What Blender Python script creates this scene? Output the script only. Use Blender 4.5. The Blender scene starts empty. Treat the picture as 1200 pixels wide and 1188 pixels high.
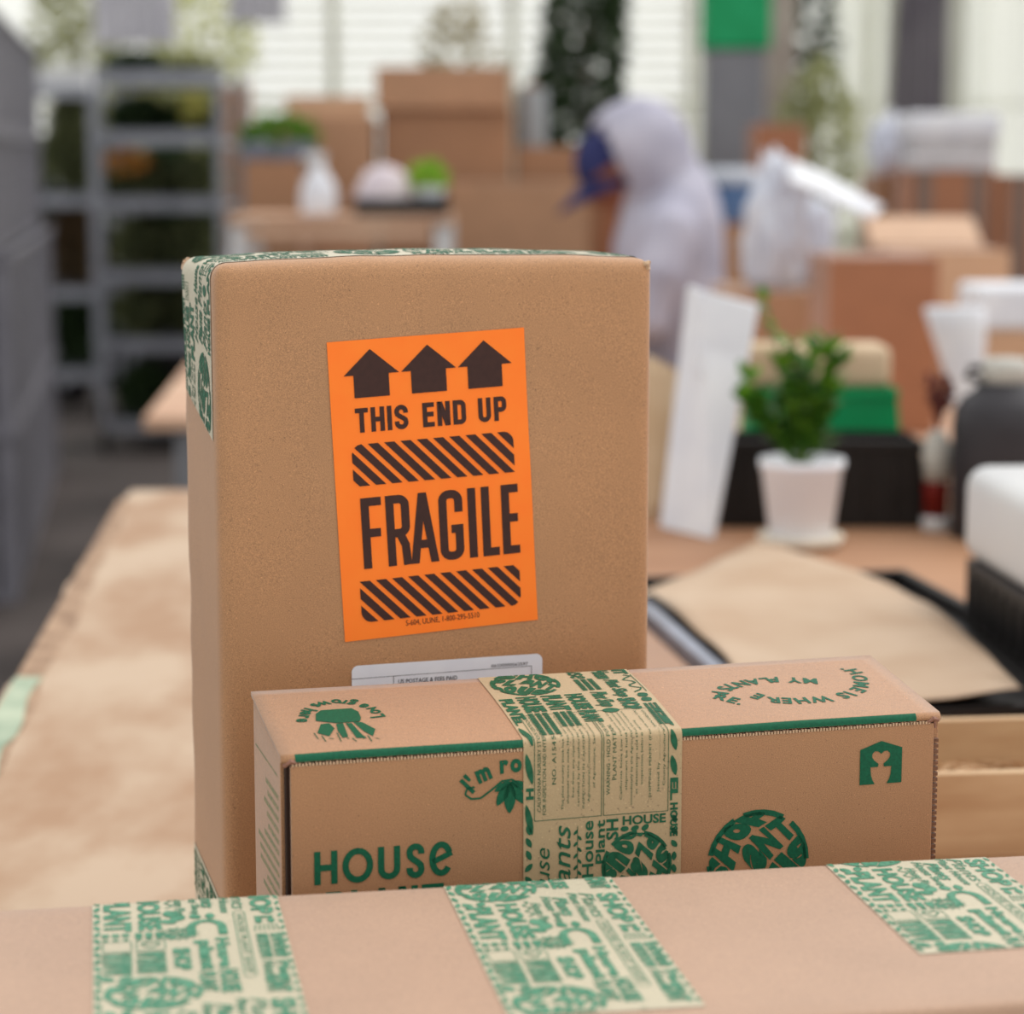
import bpy, bmesh, math, random
from mathutils import Vector, Matrix, noise
R = math.radians
PI = math.pi
random.seed(7)
S = bpy.context.scene
COL = S.collection

# ------------------------------------------------------------ camera, world, light, exposure
FPX = 2750.0
CAMZ = 1.42
PITCH = math.atan(404 / FPX)
cam_d = bpy.data.cameras.new('camera')
cam = bpy.data.objects.new('camera', cam_d)
COL.objects.link(cam)
cam.location = (0, 0, CAMZ)
cam.rotation_euler = (PI / 2 - PITCH, 0, 0)
cam_d.sensor_width = 36
cam_d.lens = 36 * FPX / 1200
cam_d.clip_start = 0.02
cam_d.dof.use_dof = True
cam_d.dof.focus_distance = 1.135
cam_d.dof.aperture_fstop = cam_d.lens / 12.5
cam_d.dof.aperture_blades = 0
S.camera = cam

world = bpy.data.worlds.new('daylight')
S.world = world
world.use_nodes = True
wn = world.node_tree
bg = wn.nodes['Background']
bg.inputs[0].default_value = (0.97, 0.975, 0.96, 1)
bg.inputs[1].default_value = 0.70
# broad soft daylight falling through the greenhouse roof
sun_d = bpy.data.lights.new('roof_daylight', 'SUN')
sun_d.energy = 1.15
sun_d.angle = R(70)
sun_d.color = (1.0, 0.97, 0.95)
sun = bpy.data.objects.new('roof_daylight', sun_d)
COL.objects.link(sun)
sun.rotation_euler = (R(-18), R(32), 0)

vs = S.view_settings
vs.view_transform = 'Standard'
vs.look = 'None'
vs.gamma = 1
vs.use_curve_mapping = False
vs.exposure = 0.62
S.cycles.use_denoising = True
S.cycles.max_bounces = 6

# ------------------------------------------------------------ camera arithmetic (real positions from angles)
CF = Vector((0, math.cos(PITCH), -math.sin(PITCH)))
CU = Vector((0, math.sin(PITCH), math.cos(PITCH)))
CC = Vector((0, 0, CAMZ))
def ray(px, py): return Vector((1, 0, 0)) * ((px - 600) / FPX) + CF - CU * ((py - 594) / FPX)
def at(px, py, Y): r = ray(px, py); return CC + r * (Y / r.y)
def atz(px, py, z): r = ray(px, py); return CC + r * ((z - CAMZ) / r.z)
def onplane(px, py, P0, n): r = ray(px, py); return CC + r * (((P0 - CC) @ n) / (r @ n))

# ------------------------------------------------------------ materials
def srgb(c):
    return tuple(((v / 255) / 12.92 if v / 255 <= .04045 else ((v / 255 + .055) / 1.055) ** 2.4) for v in c) + (1,)
MATS = {}
def mat(name, c, rough=.6, c2=None, nscale=20, spec=.3, metal=0, trans=0, bump=0, bscale=300, detail=3, stretch=None, lo=.35, hi=.65, alpha=None, emit=None):
    if name in MATS: return MATS[name]
    m = bpy.data.materials.new(name); m.use_nodes = True
    nt = m.node_tree; b = nt.nodes['Principled BSDF']
    b.inputs['Base Color'].default_value = srgb(c)
    b.inputs['Roughness'].default_value = rough
    b.inputs['Specular IOR Level'].default_value = spec
    b.inputs['Metallic'].default_value = metal
    tc = nt.nodes.new('ShaderNodeTexCoord'); mp = nt.nodes.new('ShaderNodeMapping')
    nt.links.new(tc.outputs['Object'], mp.inputs[0])
    if stretch: mp.inputs['Scale'].default_value = stretch
    if c2 is None: c2 = tuple(v * .9 for v in c)
    nz = nt.nodes.new('ShaderNodeTexNoise'); nz.inputs['Scale'].default_value = nscale; nz.inputs['Detail'].default_value = detail
    nt.links.new(mp.outputs[0], nz.inputs['Vector'])
    cr = nt.nodes.new('ShaderNodeValToRGB')
    cr.color_ramp.elements[0].position = lo; cr.color_ramp.elements[1].position = hi
    cr.color_ramp.elements[0].color = srgb(c2); cr.color_ramp.elements[1].color = srgb(c)
    nt.links.new(nz.outputs['Fac'], cr.inputs[0]); nt.links.new(cr.outputs[0], b.inputs['Base Color'])
    if bump:
        n2 = nt.nodes.new('ShaderNodeTexNoise'); n2.inputs['Scale'].default_value = bscale
        nt.links.new(tc.outputs['Object'], n2.inputs['Vector'])
        bp = nt.nodes.new('ShaderNodeBump'); bp.inputs['Strength'].default_value = bump; bp.inputs['Distance'].default_value = .001
        nt.links.new(n2.outputs['Fac'], bp.inputs['Height']); nt.links.new(bp.outputs[0], b.inputs['Normal'])
    if trans:
        out = nt.nodes['Material Output']; tr = nt.nodes.new('ShaderNodeBsdfTranslucent'); mx = nt.nodes.new('ShaderNodeMixShader')
        nt.links.new(cr.outputs[0], tr.inputs[0]); mx.inputs[0].default_value = trans
        nt.links.new(b.outputs[0], mx.inputs[1]); nt.links.new(tr.outputs[0], mx.inputs[2]); nt.links.new(mx.outputs[0], out.inputs[0])
    MATS[name] = m
    return m

def dim(c, k=.94): return tuple(v * k for v in c)
def kraft(name, c, speck=.16, fine=1500, sheen=.2):
    """brown board: fine fibre specks, dark and pale flecks, faint broad mottling"""
    c = dim(c); m = bpy.data.materials.new(name); m.use_nodes = True
    nt = m.node_tree; N = nt.nodes; L = nt.links; b = N['Principled BSDF']
    b.inputs['Sheen Weight'].default_value = sheen; b.inputs['Sheen Roughness'].default_value = .45
    b.inputs['Roughness'].default_value = .6; b.inputs['Specular IOR Level'].default_value = .5
    tc = N.new('ShaderNodeTexCoord')
    def nz(scale, det=2, rough=.5):
        n = N.new('ShaderNodeTexNoise'); n.inputs['Scale'].default_value = scale; n.inputs['Detail'].default_value = det
        n.inputs['Roughness'].default_value = rough
        L.new(tc.outputs['Object'], n.inputs['Vector']); return n
    def ramp(src, p0, v0, p1, v1):
        r = N.new('ShaderNodeMapRange'); r.inputs[1].default_value = p0; r.inputs[2].default_value = p1
        r.inputs[3].default_value = v0; r.inputs[4].default_value = v1; L.new(src, r.inputs[0]); return r.outputs[0]
    f1 = ramp(nz(fine, 3, .7).outputs['Fac'], .3, 1 - speck, .7, 1 + speck)
    f2 = ramp(nz(14, 2).outputs['Fac'], .3, .95, .7, 1.05)
    f3 = ramp(nz(800, 1).outputs['Fac'], .25, .6, .31, 1)      # scattered dark fibres
    f4 = ramp(nz(850, 1).outputs['Fac'], .70, 1, .78, 1.45)      # scattered pale fibres
    def mul(a, c_):
        k = N.new('ShaderNodeMath'); k.operation = 'MULTIPLY'; L.new(a, k.inputs[0]); L.new(c_, k.inputs[1]); return k.outputs[0]
    f = mul(mul(f1, f2), mul(f3, f4))
    vm = N.new('ShaderNodeVectorMath'); vm.operation = 'SCALE'; vm.inputs[0].default_value = srgb(c)[:3]
    L.new(f, vm.inputs['Scale']); L.new(vm.outputs[0], b.inputs['Base Color'])
    bp = N.new('ShaderNodeBump'); bp.inputs['Strength'].default_value = .25; bp.inputs['Distance'].default_value = .0006
    L.new(nz(260, 4).outputs['Fac'], bp.inputs['Height']); L.new(bp.outputs[0], b.inputs['Normal'])
    MATS[name] = m
    return m

K_TALL = kraft('kraft_tall', (184, 135, 92), .42, 2300)
K_MAIL = kraft('kraft_mailer', (181, 132, 92), .42, 2300, .35)
K_FG = kraft('kraft_foreground', (186, 150, 124), .12, 900)
K_EDGE = kraft('kraft_cut_edge', (205, 170, 135), .2, 900)
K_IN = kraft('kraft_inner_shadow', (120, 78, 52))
M_TAPE = kraft('tape_paper', (194, 168, 128), .08)
M_TAPE2 = kraft('tape_paper_pale', (200, 190, 162), .05)
M_PRINT = mat('green_ink', (10, 96, 66), .6, (6, 82, 56), 900)
M_PRINT2 = mat('green_tape_ink', (20, 84, 56), .6, (34, 100, 70), 300)
M_PRINT3 = mat('pale_green_tape_ink', (56, 122, 94), .6, (92, 148, 120), 300)
M_ORANGE = mat('orange_label', (255, 130, 38), .55, (255, 125, 35), 60, spec=.3)
M_BROWNINK = mat('dark_brown_ink', (62, 36, 30), .6, (56, 32, 27), 300)
M_WLABEL = mat('white_label', (226, 228, 234), .4, (220, 222, 230), 60)
M_BLACKINK = mat('black_ink', (40, 40, 46), .6)
M_PLY = mat('plywood', (190, 166, 142), .65, (166, 132, 104), 11, stretch=(1, .45, 1), detail=8, lo=.36, hi=.6, bump=.15)
M_BROWNTOP = mat('brown_tabletop', (180, 136, 104), .6, (160, 116, 86), 6, stretch=(.4, 1, 1), detail=6)
M_PLYEDGE = mat('plywood_green_edge', (180, 190, 166), .75, (132, 152, 130), 22)
M_LEG = mat('grey_steel', (128, 128, 132), .45, metal=.4)
M_WOOD = mat('pale_wood', (204, 172, 134), .55, (178, 140, 102), 26, stretch=(.25, 1, 1.6), detail=5)
M_EXC = mat('excelsior', (226, 196, 160), .7, (190, 150, 112), 90)
M_BLACK = mat('black_plastic', (22, 19, 19), .45, (30, 26, 25), 30)
M_PAPER = mat('kraft_paper', (192, 168, 144), .7, (180, 152, 126), 8, bump=.1, bscale=60)
M_WHITE = mat('white_plastic', (214, 214, 214), .35, (208, 208, 210), 10)
M_WHITE2 = mat('white_foam', (228, 229, 233), .6, (216, 218, 226), 14)
M_POT = mat('white_ceramic', (238, 240, 246), .4, (230, 232, 240), 10)
M_SAUCER = mat('cream_saucer', (238, 228, 210), .5)
M_LEAF = mat('leaf_green', (112, 156, 52), .5, (70, 118, 38), 40, trans=.3)
M_LEAF_B = mat('leaf_bright', (142, 186, 52), .5, (70, 128, 34), 30, trans=.3)
M_LEAF_D = mat('leaf_dark', (66, 86, 50), .55, (40, 56, 36), 16, trans=.15)
M_LEAF_O = mat('leaf_olive', (186, 186, 140), .6, (146, 150, 104), 8, trans=.45)
M_LEAF_P = mat('leaf_pale', (232, 230, 176), .6, (176, 182, 128), 8, trans=.4)
M_LIME = mat('leaf_lime', (158, 206, 60), .5, (122, 180, 40), 30, trans=.3)
M_STEM = mat('stem_green', (86, 118, 46), .6)
M_BARK = mat('bark', (98, 76, 58), .8)
M_SOIL = mat('soil', (54, 40, 32), .9)
M_GREENBIN = mat('green_plastic', (2, 152, 88), .45, (2, 140, 80), 8)
M_TAN = mat('tan_board', (204, 180, 150), .7, (194, 168, 136), 12)
M_DARKGREY = mat('matte_dark_grey', (56, 54, 58), .5, (50, 48, 52), 20)
M_CAP = mat('grey_cream_cap', (196, 194, 186), .45)
M_RED = mat('dark_red', (120, 26, 20), .4)
M_DRY = mat('dried_flower', (108, 58, 52), .8, (84, 40, 38), 60)
M_HOOD = mat('grey_hoodie', (186, 184, 198), .9, (166, 164, 180), 9, spec=.1, bump=.2, bscale=40)
M_NAVY = mat('navy_cap', (44, 50, 98), .8, (36, 40, 84), 20)
M_SKIN = mat('skin', (150, 96, 72), .6, (140, 86, 64), 30)
M_HAIR = mat('dark_hair', (34, 26, 24), .7)
M_TROU = mat('dark_trousers', (44, 42, 50), .85, (36, 34, 42), 20)
M_SHOE = mat('shoe', (40, 38, 40), .6)
M_BAG = mat('white_poly_bag', (236, 238, 246), .35, (214, 218, 232), 12, trans=.2)
M_BLUE = mat('blue_plastic', (104, 138, 186), .45, (88, 122, 172), 10)
M_POST = mat('grey_post', (128, 130, 136), .6, (118, 120, 126), 6)
M_POST2 = mat('pinkish_post', (176, 164, 154), .7, (160, 146, 138), 6)
M_GREENWRAP = mat('green_wrap', (0, 142, 84), .5, (20, 156, 98), 8)
M_FLOOR = mat('concrete_floor', (84, 75, 72), .8, (50, 43, 41), 1.1, detail=6, bump=.1, bscale=20)
M_CRATE = mat('grey_crate_plastic', (118, 116, 124), .55, (104, 102, 110), 5)
M_CRATEIN = mat('grey_crate_inner', (58, 56, 62), .6, (50, 48, 54), 5)
M_TROLLEY = mat('galvanised_steel', (168, 170, 178), .45, (146, 148, 156), 12, metal=.5)
M_TRAYDARK = mat('dark_tray', (48, 50, 56), .6)
M_POLY = mat('polythene', (250, 250, 238), .5, (240, 240, 214), .5, trans=.95, lo=.3, hi=.7, stretch=(1, 1, .35))
_nt = M_POLY.node_tree; _o = _nt.nodes['Material Output']; _src = _o.inputs[0].links[0].from_socket
_t = _nt.nodes.new('ShaderNodeBsdfTransparent'); _m = _nt.nodes.new('ShaderNodeMixShader'); _m.inputs[0].default_value = .82
_nt.links.new(_src, _m.inputs[1]); _nt.links.new(_t.outputs[0], _m.inputs[2]); _nt.links.new(_m.outputs[0], _o.inputs[0])
M_CURTAIN = mat('pale_curtain', (248, 248, 236), .6, (232, 234, 214), 1.5, trans=.75, stretch=(3, 1, .4))
_nt = M_CURTAIN.node_tree; _o = _nt.nodes['Material Output']; _src = _o.inputs[0].links[0].from_socket
_t = _nt.nodes.new('ShaderNodeBsdfTransparent'); _m = _nt.nodes.new('ShaderNodeMixShader'); _m.inputs[0].default_value = .5
_nt.links.new(_src, _m.inputs[1]); _nt.links.new(_t.outputs[0], _m.inputs[2]); _nt.links.new(_m.outputs[0], _o.inputs[0])
M_SHADE = mat('grey_shade_cloth', (200, 198, 204), .8, (190, 188, 196), 3, trans=.5)
M_GREYCLOTH = mat('mauve_grey_cloth', (136, 130, 138), .8, (122, 116, 126), 3)
M_FRAME = mat('aluminium_frame', (224, 224, 208), .5, (190, 188, 172), 6)
K_BG = [kraft('kraft_background_a', (186, 140, 106)), kraft('kraft_background_b', (168, 122, 88)),
        kraft('kraft_background_c', (206, 164, 130)), kraft('kraft_background_d', (168, 110, 76))]
M_CTAPE = mat('carton_tape', (150, 118, 100), .4)
M_CTAPE2 = mat('carton_grey_tape', (128, 104, 92), .4)
M_SILVER = mat('silver_edge', (178, 184, 200), .3, metal=.6)
M_PINKW = mat('pinkish_white_paper', (226, 212, 212), .6, (208, 196, 204), 12)
M_YEL = mat('yellow_highlight', (232, 226, 132), .6, trans=.3)  # yellow for the imitated highlight on the trolley shelf
M_ORG = mat('orange_flowers', (226, 156, 72), .6, trans=.2)
M_BENCH = mat('bench_wood', (206, 172, 146), .7, (186, 146, 120), 8, stretch=(.3, 1, 1), detail=4)

# ------------------------------------------------------------ object helpers
def link(name, me, m=None, parent=None, smooth=False):
    o = bpy.data.objects.new(name, me); COL.objects.link(o)
    if m is not None:
        me.materials.clear()
        for k in (m if isinstance(m, (list, tuple)) else [m]): me.materials.append(k)
    if parent: o.parent = parent
    if smooth:
        for p in me.polygons: p.use_smooth = True
    return o
def obj(name, bm, m, parent=None, smooth=False):
    me = bpy.data.meshes.new(name)
    bmesh.ops.recalc_face_normals(bm, faces=bm.faces) if len(bm.faces) < 60000 else None
    bm.to_mesh(me); bm.free()
    return link(name, me, m, parent, smooth)
def thing(name, label, cat, loc=(0, 0, 0), rz=0, group=None):
    o = bpy.data.objects.new(name, None); COL.objects.link(o)
    o.empty_display_size = .05
    o.location = loc; o.rotation_euler = (0, 0, rz); o['label'] = label; o['category'] = cat
    if group: o['group'] = group
    return o
def tag(o, label, cat, group=None):
    o['label'] = label; o['category'] = cat
    if group: o['group'] = group
    return o
def struct(o): o['kind'] = 'structure'; return o
def dup(root, loc, rz=None, label=None):
    r = root.copy(); COL.objects.link(r); r.location = loc
    if rz is not None: r.rotation_euler = (0, 0, rz)
    if label: r['label'] = label
    for ch in list(root.children):
        c = ch.copy(); COL.objects.link(c); c.parent = r
        for g in list(ch.children):
            d = g.copy(); COL.objects.link(d); d.parent = c
    return r
def bx(bm, x0, x1, y0, y1, z0, z1, bev=0, mtx=None, seg=2):
    r = bmesh.ops.create_cube(bm, size=1)
    vsx = r['verts']
    for v in vsx:
        v.co = Vector(((x0 + x1) / 2 + v.co.x * (x1 - x0), (y0 + y1) / 2 + v.co.y * (y1 - y0), (z0 + z1) / 2 + v.co.z * (z1 - z0)))
    if bev:
        es = list({e for v in vsx for e in v.link_edges})
        rr = bmesh.ops.bevel(bm, geom=es, offset=bev, segments=seg, affect='EDGES', profile=.5)
        vsx = rr['verts'] if len(rr['verts']) else vsx
        vsx = list({v for f in rr['faces'] for v in f.verts})
    if mtx is not None:
        bmesh.ops.transform(bm, matrix=mtx, verts=vsx)
    return vsx
def box(name, dims, m, parent=None, bev=.002, smooth=False):
    bm = bmesh.new(); bx(bm, *dims, bev); return obj(name, bm, m, parent, smooth)
def lathe(bm, prof, cx=0, cy=0, seg=24, mtx=None, cap=True):
    rings = []
    for r, z in prof:
        rings.append([bm.verts.new((cx + r * math.cos(2 * PI * k / seg), cy + r * math.sin(2 * PI * k / seg), z)) for k in range(seg)])
    for a, b in zip(rings, rings[1:]):
        for k in range(seg): bm.faces.new((a[k], a[(k + 1) % seg], b[(k + 1) % seg], b[k]))
    if cap:
        bm.faces.new(rings[0][::-1]); bm.faces.new(rings[-1])
    vv = [v for r in rings for v in r]
    if mtx is not None: bmesh.ops.transform(bm, matrix=mtx, verts=vv)
    return vv
def tube(bm, pts, rad, seg=8):
    pts = [Vector(p) for p in pts]; n = len(pts)
    rads = rad if isinstance(rad, (list, tuple)) else [rad] * n
    rings = []
    for i, p in enumerate(pts):
        d = (pts[min(i + 1, n - 1)] - pts[max(i - 1, 0)]).normalized()
        a = d.cross(Vector((0, 0, 1)))
        if a.length < .1: a = d.cross(Vector((1, 0, 0)))
        a.normalize(); b = d.cross(a)
        rings.append([bm.verts.new(p + (a * math.cos(2 * PI * k / seg) + b * math.sin(2 * PI * k / seg)) * rads[i]) for k in range(seg)])
    for r, q in zip(rings, rings[1:]):
        for k in range(seg): bm.faces.new((r[k], r[(k + 1) % seg], q[(k + 1) % seg], q[k]))
    bm.faces.new(rings[0][::-1]); bm.faces.new(rings[-1])
def prism(bm, pts, z0, z1):
    a = [bm.verts.new((x, y, z0)) for x, y in pts]; b = [bm.verts.new((x, y, z1)) for x, y in pts]
    n = len(pts)
    bm.faces.new(a[::-1]); bm.faces.new(b)
    for k in range(n): bm.faces.new((a[k], a[(k + 1) % n], b[(k + 1) % n], b[k]))

# ------------------------------------------------------------ flat print: everything below is collected in 2-D, then laid on a surface
TXT = {}
def text2d(s, bold=0.0, res=3, shear=0.0):
    k = (s, bold, res, shear)
    if k in TXT: return TXT[k]
    c = bpy.data.curves.new('t', 'FONT'); c.body = s; c.size = 1; c.resolution_u = res; c.offset = bold; c.shear = shear
    o = bpy.data.objects.new('t', c); COL.objects.link(o)
    dg = bpy.context.evaluated_depsgraph_get()
    me = o.evaluated_get(dg).to_mesh()
    V = [(v.co.x, v.co.y) for v in me.vertices]; Fc = [tuple(p.vertices) for p in me.polygons]
    o.evaluated_get(dg).to_mesh_clear()
    bpy.data.objects.remove(o); bpy.data.curves.remove(c)
    xs = [v[0] for v in V]; ys = [v[1] for v in V]
    TXT[k] = (V, Fc, min(xs), max(xs), min(ys), max(ys))
    return TXT[k]
class Print:
    def __init__(s): s.V = []; s.F = []
    def add(s, V, Fc, f=lambda x, y: (x, y)):
        b = len(s.V); s.V += [f(*v) for v in V]; s.F += [tuple(i + b for i in q) for q in Fc]
    def poly(s, pts, f=lambda x, y: (x, y)): s.add(pts, [tuple(range(len(pts)))], f)
    def rect(s, x0, y0, x1, y1): s.poly([(x0, y0), (x1, y0), (x1, y1), (x0, y1)])
    def line(s, pts, w, f=lambda x, y: (x, y)):
        for (a, b), (c, d) in zip(pts, pts[1:]):
            l = math.hypot(c - a, d - b) or 1; nx, ny = -(d - b) / l * w / 2, (c - a) / l * w / 2
            s.poly([(a - nx, b - ny), (c - nx, d - ny), (c + nx, d + ny), (a + nx, b + ny)], f)
    def frame(s, x0, y0, x1, y1, w): s.line([(x0, y0), (x1, y0), (x1, y1), (x0, y1), (x0, y0)], w)
    def ell(s, cx, cy, rx, ry, rot=0, n=14, tip=False):
        P = []
        for k in range(n):
            t = 2 * PI * k / n; x = rx * math.cos(t); y = ry * math.sin(t) * (abs(math.sin(t)) ** .6 if tip else 1)
            P.append((cx + x * math.cos(rot) - y * math.sin(rot), cy + x * math.sin(rot) + y * math.cos(rot)))
        s.poly(P)
    def fit(s, t, x0, y0, x1, y1, bold=.02, rot=0, res=3, shear=0, wave=0):
        """fit text into a box; rot in quarter turns (1 = reads along +y)"""
        V, Fc, a, b, c, d = text2d(t, bold, res, shear)
        W, H = x1 - x0, y1 - y0
        def f(x, y):
            u = (x - a) / (b - a); v = (y - c) / (d - c)
            if wave: v = v + wave * math.sin(u * 9)
            if rot == 0: return (x0 + u * W, y0 + v * H)
            if rot == 1: return (x1 - v * W, y0 + u * H)
            if rot == 2: return (x1 - u * W, y1 - v * H)
            return (x0 + v * W, y1 - u * H)
        s.add(V, Fc, f)
    def place(s, t, x, y, h, ang=0, bold=0, wscale=1, res=2):
        V, Fc, a, b, c, d = text2d(t, bold, res)
        ca, sa = math.cos(ang), math.sin(ang); k = h / .7
        def f(px, py):
            px = (px - a) * k * wscale; py *= k
            return (x + px * ca - py * sa, y + px * sa + py * ca)
        s.add(V, Fc, f); return (b - a) * k * wscale
    def onpath(s, t, pts, h, bold=.02, stretch=True, side=1):
        """set text letter by letter along a polyline, the letters standing on the left of the travel"""
        L = [0]
        for p, q in zip(pts, pts[1:]): L.append(L[-1] + math.hypot(q[0] - p[0], q[1] - p[1]))
        wid = [(.33 if ch == ' ' else text2d(ch, bold)[3] - text2d(ch, bold)[2] + .09) for ch in t]
        tot = sum(wid); k = h / .7; sx = L[-1] / (tot * k) if stretch else 1
        pos = 0
        for ch, w in zip(t, wid):
            mid = (pos + w / 2) * k * sx; pos += w
            if ch == ' ': continue
            i = 0
            while i < len(L) - 2 and L[i + 1] < mid: i += 1
            p, q = pts[i], pts[i + 1]; u = (mid - L[i]) / (L[i + 1] - L[i])
            cx, cy = p[0] + (q[0] - p[0]) * u, p[1] + (q[1] - p[1]) * u
            an = math.atan2(q[1] - p[1], q[0] - p[0]); ca, sa = math.cos(an), math.sin(an)
            V, Fc, a, b, c, d = text2d(ch, bold)
            def f(x, y):
                x = (x - (a + b) / 2) * k * min(sx, 1.9); y *= k
                return (cx + x * ca - y * sa, cy + x * sa + y * ca)
            s.add(V, Fc, f)
    def ribbon(s, pts, t, f, closed=False):
        pts = [p for i, p in enumerate(pts) if i == 0 or math.hypot(p[0] - pts[i - 1][0], p[1] - pts[i - 1][1]) > t * .04]
        n = len(pts); L_, R_ = [], []
        for i, p in enumerate(pts):
            a = pts[i - 1] if i or closed else None; b = pts[(i + 1) % n] if i < n - 1 or closed else None
            d1 = (p[0] - a[0], p[1] - a[1]) if a else (b[0] - p[0], b[1] - p[1]); d2 = (b[0] - p[0], b[1] - p[1]) if b else d1
            l1, l2 = math.hypot(*d1) or 1, math.hypot(*d2) or 1
            n1, n2 = (-d1[1] / l1, d1[0] / l1), (-d2[1] / l2, d2[0] / l2)
            m_ = (n1[0] + n2[0], n1[1] + n2[1]); k = t / max(.5, (m_[0] ** 2 + m_[1] ** 2)) 
            L_.append((p[0] + m_[0] * k, p[1] + m_[1] * k)); R_.append((p[0] - m_[0] * k, p[1] - m_[1] * k))
        for i in range(n if closed else n - 1):
            j = (i + 1) % n; s.poly([L_[i], R_[i], R_[j], L_[j]], f)
    def block(s, ch, x, y, w, h, t):
        """upright block capital drawn as strokes of thickness t in a w x h box"""
        f = lambda a, b: (x + a, y + b)
        q = t / 2
        def arc(cx, cy, rx, ry, a0, a1, n=7): return [(cx + rx * math.cos(R(a0 + (a1 - a0) * k / n)), cy + ry * math.sin(R(a0 + (a1 - a0) * k / n))) for k in range(n + 1)]
        r = min(w - t, h) * .42; rr = min(r, (h / 2 - q) * .8)
        V = lambda xx, a=0, b=None: s.ribbon([(xx, a), (xx, h if b is None else b)], t, f)
        Hh = lambda yy, a=0, b=None: s.ribbon([(a, yy), (w if b is None else b, yy)], t, f)
        if ch == 'I': s.poly([(0, 0), (t, 0), (t, h), (0, h)], f)
        elif ch == 'T': Hh(h - q); V(w / 2, 0, h - t)
        elif ch == 'H': V(q); V(w - q); Hh(h / 2, t, w - t)
        elif ch == 'L': V(q); Hh(q, t)
        elif ch == 'E': V(q); Hh(q, t); Hh(h - q, t); Hh(h * .52, t, w * .94)
        elif ch == 'F': V(q); Hh(h - q, t); Hh(h * .50, t, w * .92)
        elif ch == 'N': V(q); V(w - q); s.poly([(0, h), (t * 1.15, h), (w, 0), (w - t * 1.15, 0)], f)
        elif ch == 'A':
            s.poly([(0, 0), (t, 0), (w / 2 + t * .5, h), (w / 2 - t * .5, h)], f); s.poly([(w - t, 0), (w, 0), (w / 2 + t * .5, h), (w / 2 - t * .5, h)], f); Hh(h * .27, w * .22, w * .78)
        elif ch == 'U':
            r = w / 2 - q; rr = min(r, h / 2)
            s.ribbon([(q, h)] + arc(q + r, q + rr, r, rr, 180, 360, 16) + [(w - q, h)], t, f)
        elif ch == 'O': s.ribbon(arc(w / 2, h / 2, w / 2 - q, h / 2 - q, 0, 345, 23), t, f, True)
        elif ch in 'D':
            P_ = arc(w - q - r, h - q - rr, r, rr, 90, 0) + arc(w - q - r, q + rr, r, rr, 0, -90)
            P_ += (arc(q + r, q + rr, r, rr, 270, 180) + arc(q + r, h - q - rr, r, rr, 180, 90)) if ch == 'O' else [(q, q), (q, h - q)]
            s.ribbon(P_, t, f, True)
        elif ch in 'PR':
            V(q); hb = h * .46; r2 = min(r, (h - hb - t) / 2 * .8)
            s.ribbon([(t, h - q)] + arc(w - q - r2, h - q - r2, r2, r2, 90, 0) + arc(w - q - r2, hb + q + r2 - q, r2, r2, 0, -90) + [(t, hb)], t, f)
            if ch == 'R': s.ribbon([(w * .55, hb), (w - q * 1.3, hb * .62), (w - q, 0)], t, f)
        elif ch == 'S':
            r3 = min(w / 2 - q, (h / 2 - q) / 2); y1, y2, hm = h - q - r3, q + r3, h / 2
            s.ribbon([(w - q, y1 - .05 * h)] + arc(w - q - r3, y1, r3, r3, 0, 90) + arc(q + r3, y1, r3, r3, 90, 180) + [(q + r3 * .12, y1 - (y1 - hm) * .45), (q + r3 * .6, hm + (y1 - hm) * .2), (w - q - r3 * .6, hm - (y1 - hm) * .2), (w - q - r3 * .12, y2 + (hm - y2) * .45)] + arc(w - q - r3, y2, r3, r3, 0, -90) + arc(q + r3, y2, r3, r3, 270, 180) + [(q, y2 + .05 * h)], t, f)
        elif ch == 'G':
            s.ribbon([(w - q, h * .68)] + arc(w - q - r, h - q - rr, r, rr, 0, 90) + arc(q + r, h - q - rr, r, rr, 90, 180) + arc(q + r, q + rr, r, rr, 180, 270) + arc(w - q - r, q + rr, r, rr, 270, 360) + [(w - q, h * .5 - q), (w * .5, h * .5 - q)], t, f)
        elif ch == 'e':
            rx, ry = w / 2 - q, h / 2 - q
            s.ribbon([(q * 1.2, h * .42), (w * .94, h * .66)], t * .9, f); s.ribbon(arc(w / 2, h / 2, rx, ry, 25, 322, 22), t, f)
    def blocks(s, word, x0, y0, x1, y1, t, gap):
        wd = {'I': None, 'A': 1.12, 'T': .95, 'L': .9, 'O': 1.2, 'G': 1.05, 'U': 1.0, 'E': .9, 'F': .88}
        un = sum(wd.get(c, 1.0) or 0 for c in word); nI = word.count('I')
        k = ((x1 - x0) - gap * (len(word) - 1) - nI * t) / un; x = x0
        for c in word:
            w = t if c == 'I' else wd.get(c, 1.0) * k
            s.block(c, x, y0, w, y1 - y0, t); x += w + gap
    def disc_logo(s, cx, cy, r, rot=0, res=3):
        """round badge of thick letters squeezed to fill a disc"""
        rows = [('SHoP', .40, .99), ('PLaNT', -.30, .34), ('hous', -.97, -.36)]
        ca, sa = math.cos(rot), math.sin(rot)
        for t, y0, y1 in rows:
            for k, chh in enumerate(t):
                V, Fc, a, b, c, d = text2d(chh, .075 if res > 2 else .05, res)
                def f(x, y):
                    u = (k + .03 + .94 * (x - a) / (b - a)) / len(t) * 2 - 1; v = y0 + (y - c) / (d - c) * (y1 - y0)
                    v += .13 * math.sin(u * 3.4 + 1) * (1 - v * v); u += .10 * math.sin(v * 3.0) * (1 - u * u)
                    u = max(-1, min(1, u)); v = max(-1, min(1, v))
                    X = u * math.sqrt(max(0, 1 - v * v / 2)); Y = v * math.sqrt(max(0, 1 - u * u / 2))
                    return (cx + r * (X * ca - Y * sa), cy + r * (X * sa + Y * ca))
                s.add(V, Fc, f)
        n = 30   # broken rim
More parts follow.
